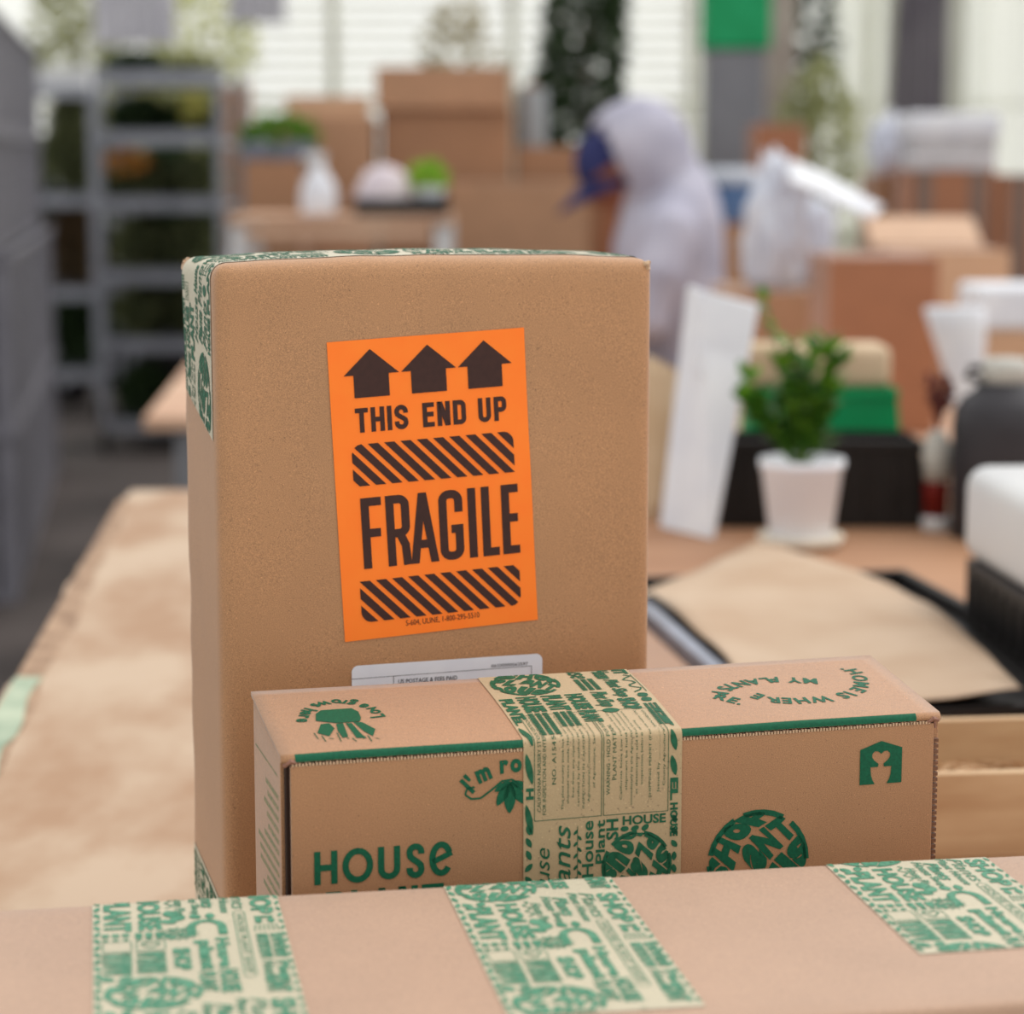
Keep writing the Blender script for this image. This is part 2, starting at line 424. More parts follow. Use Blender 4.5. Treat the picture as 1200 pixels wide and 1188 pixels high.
        for k in range(n):
            if k % 5 == 4: continue
            t0, t1 = 2 * PI * k / n, 2 * PI * (k + 1) / n
            s.poly([(cx + r * q * math.cos(t), cy + r * q * math.sin(t)) for q, t in ((.93, t0), (1.04, t0), (1.04, t1), (.93, t1))])
    def shift(s, du, dv): s.V = [(x + du, y + dv) for x, y in s.V]; return s
    def emit(s, name, fmap, m, parent, cuts_u=(), cuts_v=(), clip=None):
        bm = bmesh.new()
        vv = [bm.verts.new((x, y, 0)) for x, y in s.V]
        for q in s.F:
            try: bm.faces.new([vv[i] for i in q])
            except ValueError: pass
        def cut(co, no, out=False):
            g = bm.verts[:] + bm.edges[:] + bm.faces[:]
            bmesh.ops.bisect_plane(bm, geom=g, dist=1e-7, plane_co=co, plane_no=no, clear_outer=out)
        if clip:
            x0, y0, x1, y1 = clip
            cut((x1, 0, 0), (1, 0, 0), True); cut((x0, 0, 0), (-1, 0, 0), True)
            cut((0, y1, 0), (0, 1, 0), True); cut((0, y0, 0), (0, -1, 0), True)
        for u in cuts_u: cut((u, 0, 0), (1, 0, 0))
        for v in cuts_v: cut((0, v, 0), (0, 1, 0))
        for v in bm.verts: v.co = Vector(fmap(v.co.x, v.co.y))
        me = bpy.data.meshes.new(name); bm.to_mesh(me); bm.free()
        return link(name, me, m, parent)

def words(P, u0, v0, u1, v1, seed, res=2):
    """fill a strip with the green tape pattern: u runs along the tape, v across (metres)"""
    rnd = random.Random(seed)
    colw = [.0080, .0120, .0115, .0105, .0120, .0105, .0085]
    logos = []
    u = u0 + rnd.uniform(-.02, .01)
    side = rnd.random() > .5
    while u < u1:
        vc = v0 + (.020 if side else .054)
        logos.append((u + .017, vc, .0165)); u += rnd.uniform(.062, .075); side = not side
    for cx, cy, r in logos: P.disc_logo(cx, cy, r, rnd.uniform(-.3, .3) + 1.3, res)
    def free(a, b, c, d): return all(not (a < cx + r + .001 and b > cx - r - .001 and c < cy + r + .0005 and d > cy - r - .0005) for cx, cy, r in logos)
    v = v0 + .0008
    for w in colw:
        u = u0 - rnd.uniform(0, .02)
        while u < u1:
            kind = rnd.random()
            ln = rnd.choice([.010, .014, .020, .028])
            if kind < .55: ln = rnd.choice([.016, .022, .028])
            if not free(u, u + ln, v, v + w): u += .002; continue
            a, b, c, d = u + .0006, u + ln - .0008, v + .0006, v + w - .0009
            if kind < .34: P.fit(rnd.choice(['HOUSE', 'PLANT', 'SHOP', 'PLANT', 'HOUSE']), a, c, b, d, .06, 0, res)
            elif kind < .55: P.fit(rnd.choice(['House', 'Plants', 'House', 'Plant Shop']), a, c, b, d, rnd.choice([.015, .04]), 0, res, .35)
            elif kind < .66:
                m2 = (c + d) / 2
                P.fit(rnd.choice(['House Plant', 'Houseplant']), a, c, b, m2 - .0003, .02, 0, res)
                P.fit(rnd.choice(['Plant Shop', 'SHOP HOUSE']), a, m2 + .0003, b, d, .02, 0, res)
            elif kind < .76:
                n = int((b - a) / .0016)
                for k in range(n):
                    for q in range(3):
                        P.rect(a + k * .0016, c + q * (d - c) / 3, a + k * .0016 + .0012, c + (q + .75) * (d - c) / 3)
            elif kind < .88:
                for k in range(max(1, int(ln / .006))):
                    P.ell(a + .003 + k * .006, (c + d) / 2, .0028, (d - c) * .42, rnd.uniform(-.6, .6), 12, True)
            elif kind < .94:
                P.frame(a, c, b, d, .0004); P.fit('PLANT', a + .001, c + .001, b - .001, d - .001, 0, 0, res)
            else:
                P.line([(a + (b - a) * k / 10, c + (d - c) * (.5 + .4 * math.sin(k * 1.7))) for k in range(11)], .0009)
                P.line([(a, d), (b, d)], .0004)
            u += ln
        v += w + .0003

def woven_print(P, shift, total, res=3):
    """the repeating drawing of the foreground tapes: a = millimetres from the far end towards the viewer, b = across from the left"""
    mm = .001; period = 142
    def T(t, a0, a1, b0, b1, bold=.05, shear=0):
        for k in (-1, 0, 1):
            o = (shift + k * period)
            if (a1 + o) * mm < 0 or (a0 + o) * mm > total: continue
            P.fit(t, (a0 + o) * mm, b0 * mm, (a1 + o) * mm, b1 * mm, bold, 0, res, shear)
    def E(a, b, ra, rb, rot=0, tip=True, n=12):
        for k in (-1, 0, 1):
            o = shift + k * period
            if (a + ra + o) * mm < 0 or (a - ra + o) * mm > total: continue
            P.ell((a + o) * mm, b * mm, ra * mm, rb * mm, rot, n, tip)
    def Rc(a0, a1, b0, b1):
        for k in (-1, 0, 1):
            o = shift + k * period
            if (a1 + o) * mm > 0 and (a0 + o) * mm < total: P.rect((a0 + o) * mm, b0 * mm, (a1 + o) * mm, b1 * mm)
    def Fr(a0, a1, b0, b1, w=.4):
        for k in (-1, 0, 1):
            o = shift + k * period
            if (a1 + o) * mm > 0 and (a0 + o) * mm < total: P.frame((a0 + o) * mm, b0 * mm, (a1 + o) * mm, b1 * mm, w * mm)
    def Ln(pts, w):
        for k in (-1, 0, 1):
            o = shift + k * period
            if max(p[0] for p in pts) + o > 0 and (min(p[0] for p in pts) + o) * mm < total: P.line([((a + o) * mm, b * mm) for a, b in pts], w * mm)
    for k in (-1, 0, 1):
        o = shift + k * period
        P.disc_logo((-8 + o) * mm, 22 * mm, 17.5 * mm, 1.2, res)
        P.disc_logo((66 + o) * mm, 33.5 * mm, 6.6 * mm, .4, 2)
    rnd = random.Random(12)
    T('PLANT', 16, 60, 4.5, 15.5, .05); T('HOUSE', 13, 60, 18, 27.5, .05)
    E(13, 6, 3.5, 2, .5); E(12, 12, 3.5, 2, -.3)
    for b in (5, 9, 13, 18, 22, 26): Rc(62.5, 68.5 - (b % 2) * 2, b - 1.4, b + 1.4); E(70.2, b, 1.3, 1.2, 0, False)
    Fr(72.5, 84, 4, 15); Fr(72.5, 84, 17, 28); Ln([(82, 22.5), (77, 18.8), (74.5, 20.5), (76.5, 22.5), (74.5, 24.5), (77, 26.2), (82, 22.5)], .8)
    for b0 in (3.5, 16.5):
        Rc(86, 87, b0, b0 + 11.5)
        for q in range(4): T(rnd.choice(['HOUSE', 'PLANT', 'SHOP']), 88 + q * 6.1, 93.6 + q * 6.1, b0, b0 + 11.5, .1)
    E(116, 5, 4, 2.4, .8); E(116, 12, 3.5, 2, -.8)
    Ln([(11 + k * 1.6, 31 + 1.6 * math.sin(k * 1.3)) for k in range(14)], .8); T('House Plant', 14, 44, 33, 37.5, .02, .3)
    E(40, 31.5, 5, 3.4, .3); E(46, 34, 4.6, 3, -.5); E(50, 30, 4, 2.6, .9)
    for k in range(16):
        t_ = k * PI / 8; Ln([(66 + 7.2 * math.cos(t_), 33.5 + 7.2 * math.sin(t_)), (66 + 8.8 * math.cos(t_), 33.5 + 8.8 * math.sin(t_))], .5)
    T('SHOP', 84, 110, 30.5, 37.5, .06); T('plant', 76, 112, 39, 46.5, .06); T('House', 74, 110, 47.5, 53, .06)
    T('House', 6, 26, 39, 43.5, .02, .3); T('Plants', 8, 34, 44, 50, .03, .3); T('Shop', 28, 42, 39, 43.5, .03)
    E(45, 41, 3.4, 2.4, .4); E(45, 47, 4, 2, 0)
    Ln([(50, 37.5), (50, 50)] , 0.01)
    Ln([(51 + 9 - 9 * math.sin(R(x)), 45 - 6.2 * math.cos(R(x))) for x in range(0, 181, 15)] , 3.6); Ln([(60, 38.8), (70, 38.8)], 3.6); Ln([(60, 51.2), (70, 51.2)], 3.6)
    T('Plant House', 3, 42, 51.5, 55.5, .02, .3)
    Ln([(42, 56.5), (121, 56.5), (123, 58.8), (121, 61), (42, 61), (40, 58.8), (42, 56.5)], .4); T('HOUSE PLANT SHOP', 45, 118, 57.5, 60.2, .0)
    T('Plants', 4, 38, 56.5, 62.5, .0, .3)
    T('SHOP', 6, 46, 63.8, 73, .045)
    Rc(49, 51.5, 64.5, 72); E(55, 66, 3.5, 1.6); E(55, 71, 3.5, 1.6); 
    for k in range(6): Ln([(60, 64.5 + k * 1.6), (68, 63.8 + k * 1.9)], .5)
    for b0 in (63.6, 69.2):
        for q in range(5): T(rnd.choice(['HOUSE', 'PLANT', 'SHOP']), 72 + q * 6.1, 77.6 + q * 6.1, b0, b0 + 5, .1)
    T('House', 104, 128, 64, 69, .02, .3); T('Plant', 106, 130, 69.5, 74, .04)
    T('HOUSE', 112, 138, 47, 54.5, .05); T('PLANT', 114, 136, 39.5, 46, .05)
    for k in range(17): E(4 + k * 8.3, 1.8, 3.2, 1.2, .25 * (-1) ** k); E(7 + k * 8.3, 75, 2.6, .8, .25 * (-1) ** k)
    T('PLANT', 122, 141, 63.8, 73, .05)

class Board:
    """rounded cardboard body whose surface point can be asked for, so that tape and labels follow it"""
    def __init__(s, W, D, H, r, bend=None): s.W, s.D, s.H, s.r, s.bend = W, D, H, r, bend
    def pt(s, p, eps=0):
        r = s.r; W, D, H = s.W, s.D, s.H
        q = Vector((min(max(p[0], r), W - r), min(max(p[1], r), D - r), min(max(p[2], r), H - r)))
        d = Vector(p) - q
        if d.length > 1e-9: d.normalize()
        o = q + d * (r + eps)
        return s.bend(o) if s.bend else o
    def mesh(s, name, m, parent, nx=30, ny=10, nz=30):
        def ax(L, n):
            r = s.r; a = [0, r * .2, r * .5, r]
            return a + [r + (L - 2 * r) * k / n for k in range(1, n)] + [L - r, L - r * .5, L - r * .2, L]
        X, Y, Z = ax(s.W, nx), ax(s.D, ny), ax(s.H, nz)
        bm = bmesh.new(); cache = {}
        def vert(i, j, k):
            key = (i, j, k)
            if key not in cache: cache[key] = bm.verts.new(s.pt((X[i], Y[j], Z[k])))
            return cache[key]
        a, b, c = len(X) - 1, len(Y) - 1, len(Z) - 1
        for i in range(a):
            for k in range(c):
                for j in (0, b): bm.faces.new((vert(i, j, k), vert(i + 1, j, k), vert(i + 1, j, k + 1), vert(i, j, k + 1)))
            for j in range(b):
                for k in (0, c): bm.faces.new((vert(i, j, k), vert(i + 1, j, k), vert(i + 1, j + 1, k), vert(i, j + 1, k)))
        for j in range(b):
            for k in range(c):
                for i in (0, a): bm.faces.new((vert(i, j, k), vert(i, j + 1, k), vert(i, j + 1, k + 1), vert(i, j, k + 1)))
        return obj(name, bm, m, parent, True)

def grid_strip(name, fmap, us, vs_, m, parent):
    bm = bmesh.new()
    g = [[bm.verts.new(fmap(u, v)) for v in vs_] for u in us]
    for i in range(len(us) - 1):
        for j in range(len(vs_) - 1): bm.faces.new((g[i][j], g[i + 1][j], g[i + 1][j + 1], g[i][j + 1]))
    return obj(name, bm, m, parent, True)
def frange(a, b, n): return [a + (b - a) * k / n for k in range(n + 1)]

TABLE_Z = .98
# ============================================================ THE SETTING
def build_setting():
    bm = bmesh.new(); bx(bm, -9, 9, -1, 24, -.1, 0); struct(obj('floor', bm, M_FLOOR))
    # back wall of the greenhouse: knee wall, posts, rails and polythene panes
    w = struct(box('wall_back', (-9, 9, 20, 20.15, 0, .9), M_FRAME, None, .01))
    k = 0
    for x in frange(-9, 9, 12):
        box('post', (x - .04, x + .04, 19.98, 20.08, .9, 5.2), M_FRAME, w, .004)
    for z in (1.9, 2.9, 3.9, 5.0):
        box('rail', (-9, 9, 19.97, 20.02, z - .02, z + .02), M_FRAME, w, .004)
    xs = frange(-9, 9, 12)
    for a, b in zip(xs, xs[1:]):
        for z0, z1 in ((.9, 1.88), (1.92, 2.88), (2.92, 3.88), (3.92, 5.0)):
            box('pane', (a + .04, b - .04, 20.03, 20.035, z0, z1), M_POLY, w, 0)
    # louvre slats that show as faint horizontal stripes
    for z in frange(1.35, 3.2, 16):
        box('louvre_slat', (-3.9, 2.4, 19.9, 19.93, z - .012, z + .012), M_FRAME, w, 0)
build_setting()

# ============================================================ NEAR TABLE
def table(name, label, pts, z, th, mtop, legs, foot=0, edge=None):
    cx = sum(p[0] for p in pts) / len(pts); cy = sum(p[1] for p in pts) / len(pts)
    t = thing(name, label, 'table', (cx, cy, foot))
    bm = bmesh.new(); prism(bm, [(x - cx, y - cy) for x, y in pts], z - th - foot, z - foot)
    bmesh.ops.bevel(bm, geom=bm.edges[:], offset=min(.004, th / 4), segments=1, affect='EDGES')
    obj('tabletop', bm, mtop, t)
    for x, y in legs: box('leg', (x - cx - .025, x - cx + .025, y - cy - .025, y - cy + .025, 0, z - th - foot), M_LEG, t, .004)
    return t, cx, cy
pL0 = atz(0, 838, TABLE_Z); pL1 = atz(18, 800, TABLE_Z); pL2 = atz(70, 700, TABLE_Z); pL3 = atz(143, 583, TABLE_Z); pL4 = atz(152, 574, TABLE_Z)
slope = (pL3.x - pL1.x) / (pL3.y - pL1.y)
front_x = pL1.x + slope * (.70 - pL1.y)
rnd = random.Random(2)
left_edge = []
for k in range(41):
    y = .70 + (pL3.y - .70) * k / 40
    left_edge.append((front_x + slope * (y - .70) + rnd.uniform(-.006, .006), y))
pts = left_edge + [(pL4.x, pL4.y), (.0, pL4.y + .03), (.0, .70)]
t, cx, cy = table('work_table', 'long pale plywood table under the foreground boxes, ragged left edge with green paint',
                  pts, TABLE_Z, .02, M_PLY, [(-.3, .8), (-.05, .8), (-.42, 3.05), (-.05, 3.05), (-.36, 1.9), (-.05, 1.9)])
# worn strip of pale green paint and brown bare wood along the left edge near the camera
def strip(name, m, y0, y1, w0, w1, seed, dz):
    r_ = random.Random(seed); bm = bmesh.new(); A, B = [], []
    for k in range(31):
        y = y0 + (y1 - y0) * k / 30; u = k / 30; xe = front_x + slope * (y - .70)
        wd = (w0 + (w1 - w0) * u) * r_.uniform(.75, 1.1)
        A.append((xe - .002 - cx, y - cy)); B.append((xe + wd - cx, y - cy))
    prism(bm, A + B[::-1], TABLE_Z - .012, TABLE_Z + dz); return obj(name, bm, m, t)
strip('bare_edge', mat('worn_brown_edge', (176, 146, 120), .8, (140, 112, 90), 40), .75, 3.05, .040, .016, 5, .0006)
strip('green_paint', M_PLYEDGE, .75, 1.98, .034, .022, 6, .0012)
table('work_table', 'brown wooden table right of the tall box carrying the plant, tray and printer', [(.004, .70), (.004, pL4.y + .03), (1.35, pL4.y + .06), (1.35, .70)], TABLE_Z, .02, M_BROWNTOP,
      [(.06, .8), (1.28, .8), (.06, 3.05), (1.28, 3.05)])

# ============================================================ TALL BOX with orange label
YT = R(18); TW, TD, TH = .2300, .0945, 1.3705 - TABLE_Z
tall_o = Vector((-.1449, 1.1501, TABLE_Z))
def tall_bend(p):
    z = p.z
    a = max(0, min(1, (z / TH - .93) / .07))
    u, v = p.x / TW, p.y / TD
    bulge = .0042 * max(0, math.sin(PI * min(1, max(0, u)))) ** .7 * (1 - (2 * v - 1) ** 2) ** .5 if 0 < v < 1 else 0
    p = p.copy(); p.z += a * bulge
    n = noise.noise(Vector((z * 30, p.y * 8, 3))) * .0016
    edge = max(0, 1 - p.x / .03) * max(0, (v - .5) * 2)
    p.x -= n * edge * .8
    p.y += noise.noise(Vector((p.x * 18, z * 14, 1))) * .0009 * (1 - v) * (1 if p.x > .02 else .4)
    p.z += noise.noise(Vector((p.x * 35, p.y * 10, 7))) * .0008 * a
    return p
tall = thing('shipping_box', 'tall upright brown cardboard box with an orange fragile sticker on its front', 'box', tall_o, YT)
TB = Board(TW, TD, TH, .0075, tall_bend)
TB.mesh('box_body', K_TALL, tall, 44, 12, 50)
def tall_front(px, py):
    w = Vector((math.cos(YT), math.sin(YT), 0)); n = Vector((-math.sin(YT), math.cos(YT), 0))
    P = onplane(px, py, tall_o, n); return ((P - tall_o) @ w, P.z - TABLE_Z)
# tape over the top seam, folding down both ends
tv0, tv1 = .0125, .0865
def tall_tape(eps):
    def f(u, v):   # u: 0 on the left side bottom of tape .. over the top .. down the right side
        lft, top = .071 - (v - tv0) * -.12, TW
        L0 = .068
        if u < L0:
            return TB.pt((0, v, TH - (L0 - u) * (1 + (tv1 - v) * 4.0 * ((L0 - u) / L0)) + 0), eps)
        if u < L0 + TW: return TB.pt((u - L0, v, TH), eps)
        return TB.pt((TW, v, TH - (u - L0 - TW)), eps)
    return f
us = frange(0, .068 - .0077, 14) + [.068 - .006, .068 - .004, .068 - .002, .068, .070, .072, .074, .0757] + frange(.079, .068 + TW - .0078, 34) + [.068 + TW - .002, .068 + TW, .068 + TW + .002, .068 + TW + .0042, .068 + TW + .03, .068 + TW + .06]
tp = grid_strip('packing_tape', tall_tape(.00035), us, frange(tv0, tv1, 10), M_TAPE2, tall)
P = Print(); words(P, 0, tv0, .068 + TW + .055, tv1, 11)
P.emit('tape_print', tall_tape(.0006), M_PRINT2, tp, [.0603, .062, .064, .066, .068, .070, .072, .074, .0757] + frange(.08, .29, 22), [], (.0005, tv0, .068 + TW + .058, tv1))
# tape on the bottom of the left side
def tb2(eps):
    return lambda u, v: TB.pt((0, v, .005 + u * (1 + (v - tv0) * 3)), eps)
tp2 = grid_strip('packing_tape', tb2(.00035), frange(0, .058, 6), frange(tv0, tv1, 6), M_TAPE2, tall)
P = Print(); words(P, 0, tv0, .056, tv1, 12); P.emit('tape_print', tb2(.0006), M_PRINT2, tp2, [], [], (0, tv0, .056, tv1))
# crumpled corner tabs
for c_, r_ in (((0, TD, TH), .0034), ((TW, 0, TH), .0028)):
    bm = bmesh.new(); bmesh.ops.create_icosphere(bm, subdivisions=3, radius=r_, matrix=Matrix.Translation(TB.pt(c_, -.0012)))
    for v in bm.verts:
        v.co += Vector((noise.noise(v.co * 500), noise.noise(v.co * 500 + Vector((5, 0, 0))), noise.noise(v.co * 480 + Vector((0, 7, 0))))) * .0018
    obj('crushed_corner', bm, K_EDGE, tall)

# orange sticker
lab_w, lab_h = .1035, .1525
lx, lz = .0630, 1.1790 - TABLE_Z
lrot = R(2.9)
def lab_map(eps):
    ca, sa = math.cos(lrot), math.sin(lrot)
    def f(u, v):
        x, z = lx + u * ca - v * sa, lz + u * sa + v * ca
        p = TB.pt((x, 0, z), 0); return Vector((p.x, p.y - eps, p.z))
    return f
lab = grid_strip('fragile_sticker', lab_map(.0004), frange(0, lab_w, 8), frange(0, lab_h, 12), M_ORANGE, tall)
lab['label'] = 'orange paper sticker with dark brown warning print'
P = Print()
def pxl(x, y):   # sticker drawing was measured on a 655 x 935 sheet
    return (x / 655 * lab_w, (935 - y) / 935 * lab_h)
def PR(pts): P.poly([pxl(*q) for q in pts])
for cx_ in (138, 327, 515):
    PR([(cx_ - 90, 108), (cx_, 30), (cx_ + 92, 108), (cx_ + 58, 108), (cx_ + 58, 178), (cx_ - 58, 178), (cx_ - 58, 108)])
def fitpx(t, x0, y0, x1, y1, **k):
    a = pxl(x0, y1); b = pxl(x1, y0); P.fit(t, a[0], a[1], b[0], b[1], **k)
def blk(word, x0, y0, x1, y1, t, gap):
    a = pxl(x0, y1); b = pxl(x1, y0); P.blocks(word, a[0], a[1], b[0], b[1], t / 655 * lab_w, gap / 655 * lab_w)
blk('THIS', 78, 210, 252, 286, 15, 9); blk('END', 300, 210, 444, 286, 15, 10); blk('UP', 486, 210, 582, 286, 15, 11)
def stripes(x0, y0, x1, y1, ca, cb):
    """slanted bars clipped to a box with two rounded corners"""
    Wd, Hh = x1 - x0, y1 - y0; step = 54; bw = 27; lean = 126 * (Hh / 128)
    rr = 34
    def inside(poly):
        # clip polygon to box
        def cl(poly, fn, it):
            out = []
            for i in range(len(poly)):
                p, q = poly[i], poly[(i + 1) % len(poly)]
                a, b = fn(p), fn(q)
                if a >= 0: out.append(p)
                if (a >= 0) != (b >= 0):
                    t_ = a / (a - b); out.append((p[0] + (q[0] - p[0]) * t_, p[1] + (q[1] - p[1]) * t_))
            return out
        for fn in (lambda p: p[0] - x0, lambda p: x1 - p[0]): 
            poly = cl(poly, fn, None)
            if not poly: return poly
        for (kx, ky, sx, sy) in ca:   # rounded corners as cut facets
            for th in (15, 35, 55, 75):
                nx, ny = math.cos(R(th)) * sx, math.sin(R(th)) * sy
                ccx, ccy = kx - sx * rr, ky - sy * rr
                poly = cl(poly, lambda p: rr - ((p[0] - ccx) * nx + (p[1] - ccy) * ny), None)
                if not poly: return poly
        return poly
    k = -4
    while x0 + k * step < x1:
        a = x0 + k * step
        q = inside([(a, y0), (a + bw * 1.25, y0), (a + bw * 1.25 + lean, y1), (a + lean, y1)])
        if q and len(q) > 2: PR(q)
        k += 1
stripes(60, 322, 600, 452, [(60, 322, -1, -1), (600, 322, 1, -1)], 0)
stripes(60, 750, 600, 880, [(60, 880, -1, 1), (600, 880, 1, 1)], 0)
for ch_, a_, b_ in (('F', 78, 146), ('R', 160, 238), ('A', 236, 330), ('G', 336, 416), ('I', 434, 460), ('L', 480, 536), ('E', 548, 606)):
    p0 = pxl(a_, 712); p1 = pxl(b_, 490); P.block(ch_, p0[0], p0[1], p1[0] - p0[0], p1[1] - p0[1], 27 / 655 * lab_w)
fitpx('S-604, ULINE, 1-800-295-5510', 205, 888, 455, 908, bold=.0, res=3)
P.emit('sticker_print', lab_map(.0007), M_BROWNINK, lab, frange(.01, lab_w, 8), frange(.01, lab_h, 12))

# white postage label, mostly hidden behind the mailer
sw, sh, r0 = .1025, .1525, .0035
sx0 = .0660; sz1 = 1.1664 - TABLE_Z
def ship_map(eps):
    a = R(-.1); 
    def f(u, v):
        p = TB.pt((sx0 + u * math.cos(a) - v * math.sin(a), 0, sz1 - sh + v + u * math.sin(a)), 0); return Vector((p.x, p.y - eps, p.z))
    return f
P = Print(); pts_ = []
for cx_, cy_, a0 in ((sw - r0, sh - r0, 0), (r0, sh - r0, 90), (r0, r0, 180), (sw - r0, r0, 270)):
    for k in range(6): pts_.append((cx_ + r0 * math.cos(R(a0 + k * 18)), cy_ + r0 * math.sin(R(a0 + k * 18))))
P.poly(pts_)
sl = P.emit('postage_label', ship_map(.0004), M_WLABEL, tall, frange(.01, sw, 8), frange(.02, sh, 8)); sl['label'] = 'white postage label with thin black print'
P = Print()
P.line([(.0, sh - .0068), (sw - .006, sh - .0062)], .00022); P.line([(sw - .006, sh - .0062), (sw - .006, .02)], .00022)
P.line([(.022, sh - .0067), (.022, .02)], .00028)
P.fit('US POSTAGE & FEES PAID', .0245, sh - .0108, .056, sh - .0086, .008)
P.fit('062S0000562597', .0745, sh - .0056, .0945, sh - .0040, .0)
P.fit('USPS GROUND', .03, sh - .05, .08, sh - .042, .02)
P.emit('label_print', ship_map(.0006), M_BLACKINK, sl)

# ============================================================ MAILER BOX
YM = R(15.3); MW, MD, MH = .3190, .0835, 1.1582 - TABLE_Z
mo = Vector((-.1022, 1.0185, TABLE_Z))
mailer = thing('mailer_box', 'low wide cardboard mailer box with dark green printing and tape over its lid', 'box', mo, YM)
mw = Vector((math.cos(YM), math.sin(YM), 0)); mn = Vector((-math.sin(YM), math.cos(YM), 0))
def mf(px, py):
    P_ = onplane(px, py, mo, mn); return ((P_ - mo) @ mw, P_.z - TABLE_Z)
RISE = .0109
def mt(px, py):
    up = Vector((0, 0, 1)); n = (up - mn * (RISE / MD)).normalized()
    P_ = onplane(px, py, mo + Vector((0, 0, MH)), n); return ((P_ - mo) @ mw, (P_ - mo) @ mn)
TH_ = .0030
M_SLOT_SHADE = mat('slot_shade', (52, 34, 26), .9)  # near-black brown carrying the shade inside the slot
LIDT = .0036
# panels
box('front_panel', (.0035, MW - .0022, 0, TH_, 0, MH - LIDT - .0016), K_MAIL, mailer, .0006)
bm = bmesh.new(); prism(bm, [(.0018, .0034), (.0018, .0080), (MW - .004, .0080), (MW - .004, .0034)], 0, MH - LIDT - .002)
obj('slot_shade_block', bm, M_SLOT_SHADE, mailer)  # block behind the slot, coloured dark to paint its shade
# cut edge of the tuck flap, wavy corrugation seen under the lid
bm = bmesh.new()
n = 200
for k in range(n):
    x = .004 + (MW - .008) * k / n
    bx(bm, x, x + (MW - .008) / n * .62, -.0003, .0015, MH - LIDT - .0017, MH - LIDT - .0002 - .0003 * (k % 3 == 0))
o = obj('corrugated_edge', bm, K_EDGE, mailer); o['kind'] = 'stuff'
# left side panel stands clear of the front panel: a slot between them, its shade painted on the block behind; printed instructions
bm = bmesh.new(); bx(bm, .0002, .0030, .0085, MD, 0, MH - .0035, .0005)
for v in bm.verts:
    if v.co.z > .1: v.co.z += RISE * v.co.y / MD
spn = obj('side_panel', bm, K_MAIL, mailer)
bm = bmesh.new(); bx(bm, MW - .0015, MW + .0012, .0028, MD, 0, MH - .003, .0005)
for v in bm.verts:
    if v.co.z > .1: v.co.z += RISE * v.co.y / MD
if True: obj('side_panel', bm, K_MAIL, mailer)
bm = bmesh.new(); bx(bm, .002, MW - .002, MD - .004, MD - .001, 0, MH + RISE - .004, .0005); obj('back_panel', bm, K_MAIL, mailer)
box('base_panel', (.006, MW - .004, .007, MD - .005, 0, .003), K_MAIL, mailer, .0004)
# corner layers: folded ears, the inner shadow put into their kraft colour
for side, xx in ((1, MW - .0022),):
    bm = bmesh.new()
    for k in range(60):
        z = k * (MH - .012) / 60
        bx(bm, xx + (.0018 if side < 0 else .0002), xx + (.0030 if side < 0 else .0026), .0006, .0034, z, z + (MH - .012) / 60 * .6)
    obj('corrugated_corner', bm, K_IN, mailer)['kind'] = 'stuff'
for xx in (.0006, MW - .006):
    bm = bmesh.new()
    tube(bm, [(xx, .001, MH - .005), (xx + .003, -.0006, MH - .0026), (xx + .006, .0008, MH - .0038)], .0011, 6)
    tube(bm, [(xx + .001, .004, MH - .003), (xx + .004, .0004, MH - .0042), (xx + .0045, .001, MH - .0075)], .0009, 6)
    obj('torn_corner_tab', bm, kraft('kraft_torn', (150, 104, 84)) if 'kraft_torn' not in MATS else MATS['kraft_torn'], mailer)
def lid_z(x, y):
    u = x / MW
    return MH + RISE * (y / MD) + .0012 * math.sin(PI * u) * math.sin(PI * min(1, max(0, y / MD))) + noise.noise(Vector((x * 14, y * 20, 0))) * .0004
def lid_pt(x, s):
    """s runs over the lid: 0 at its back edge, MD at the front fold, then down the front lip"""
    r = .0022
    if s < MD - r: y = MD - s; return Vector((x, y, lid_z(x, y)))
    q = s - (MD - r)
    if q < r * PI / 2:
        a = q / r; return Vector((x, r - r * math.sin(a), lid_z(x, r) - r + r * math.cos(a)))
    q -= r * PI / 2
    return Vector((x, -.0002, lid_z(x, r) - r - q))
svals = frange(0, MD - .0022, 12) + [MD - .0014, MD - .0006, MD + .0004, MD + .00126, MD + .0028]
bm = bmesh.new(); xs = frange(-.0008, MW + .0008, 40)
g = [[bm.verts.new(lid_pt(x, s)) for s in svals] for x in xs]
for i in range(len(xs) - 1):
    for j in range(len(svals) - 1): bm.faces.new((g[i][j], g[i][j + 1], g[i + 1][j + 1], g[i + 1][j]))
lid = obj('lid', bm, K_MAIL, mailer, True)
so = lid.modifiers.new('th', 'SOLIDIFY'); so.thickness = .0022; so.offset = 1 if False else -1
# make sure the normals look up so the thickness goes down
# the dark green stripe along the fold
def stripe_map(eps):
    def f(x, s):
        p = lid_pt(x, s); 
        if s < MD - .0022: return p + Vector((0, 0, eps))
        return p + Vector((0, -eps, eps * .3))
    return f
grid_strip('green_stripe', lambda u, v: stripe_map(.00025)(u, v), frange(.0055, MW - .012, 30), [MD - .0012, MD - .0004, MD + .0004, MD + .00126, MD + .0027], M_PRINT, lid)

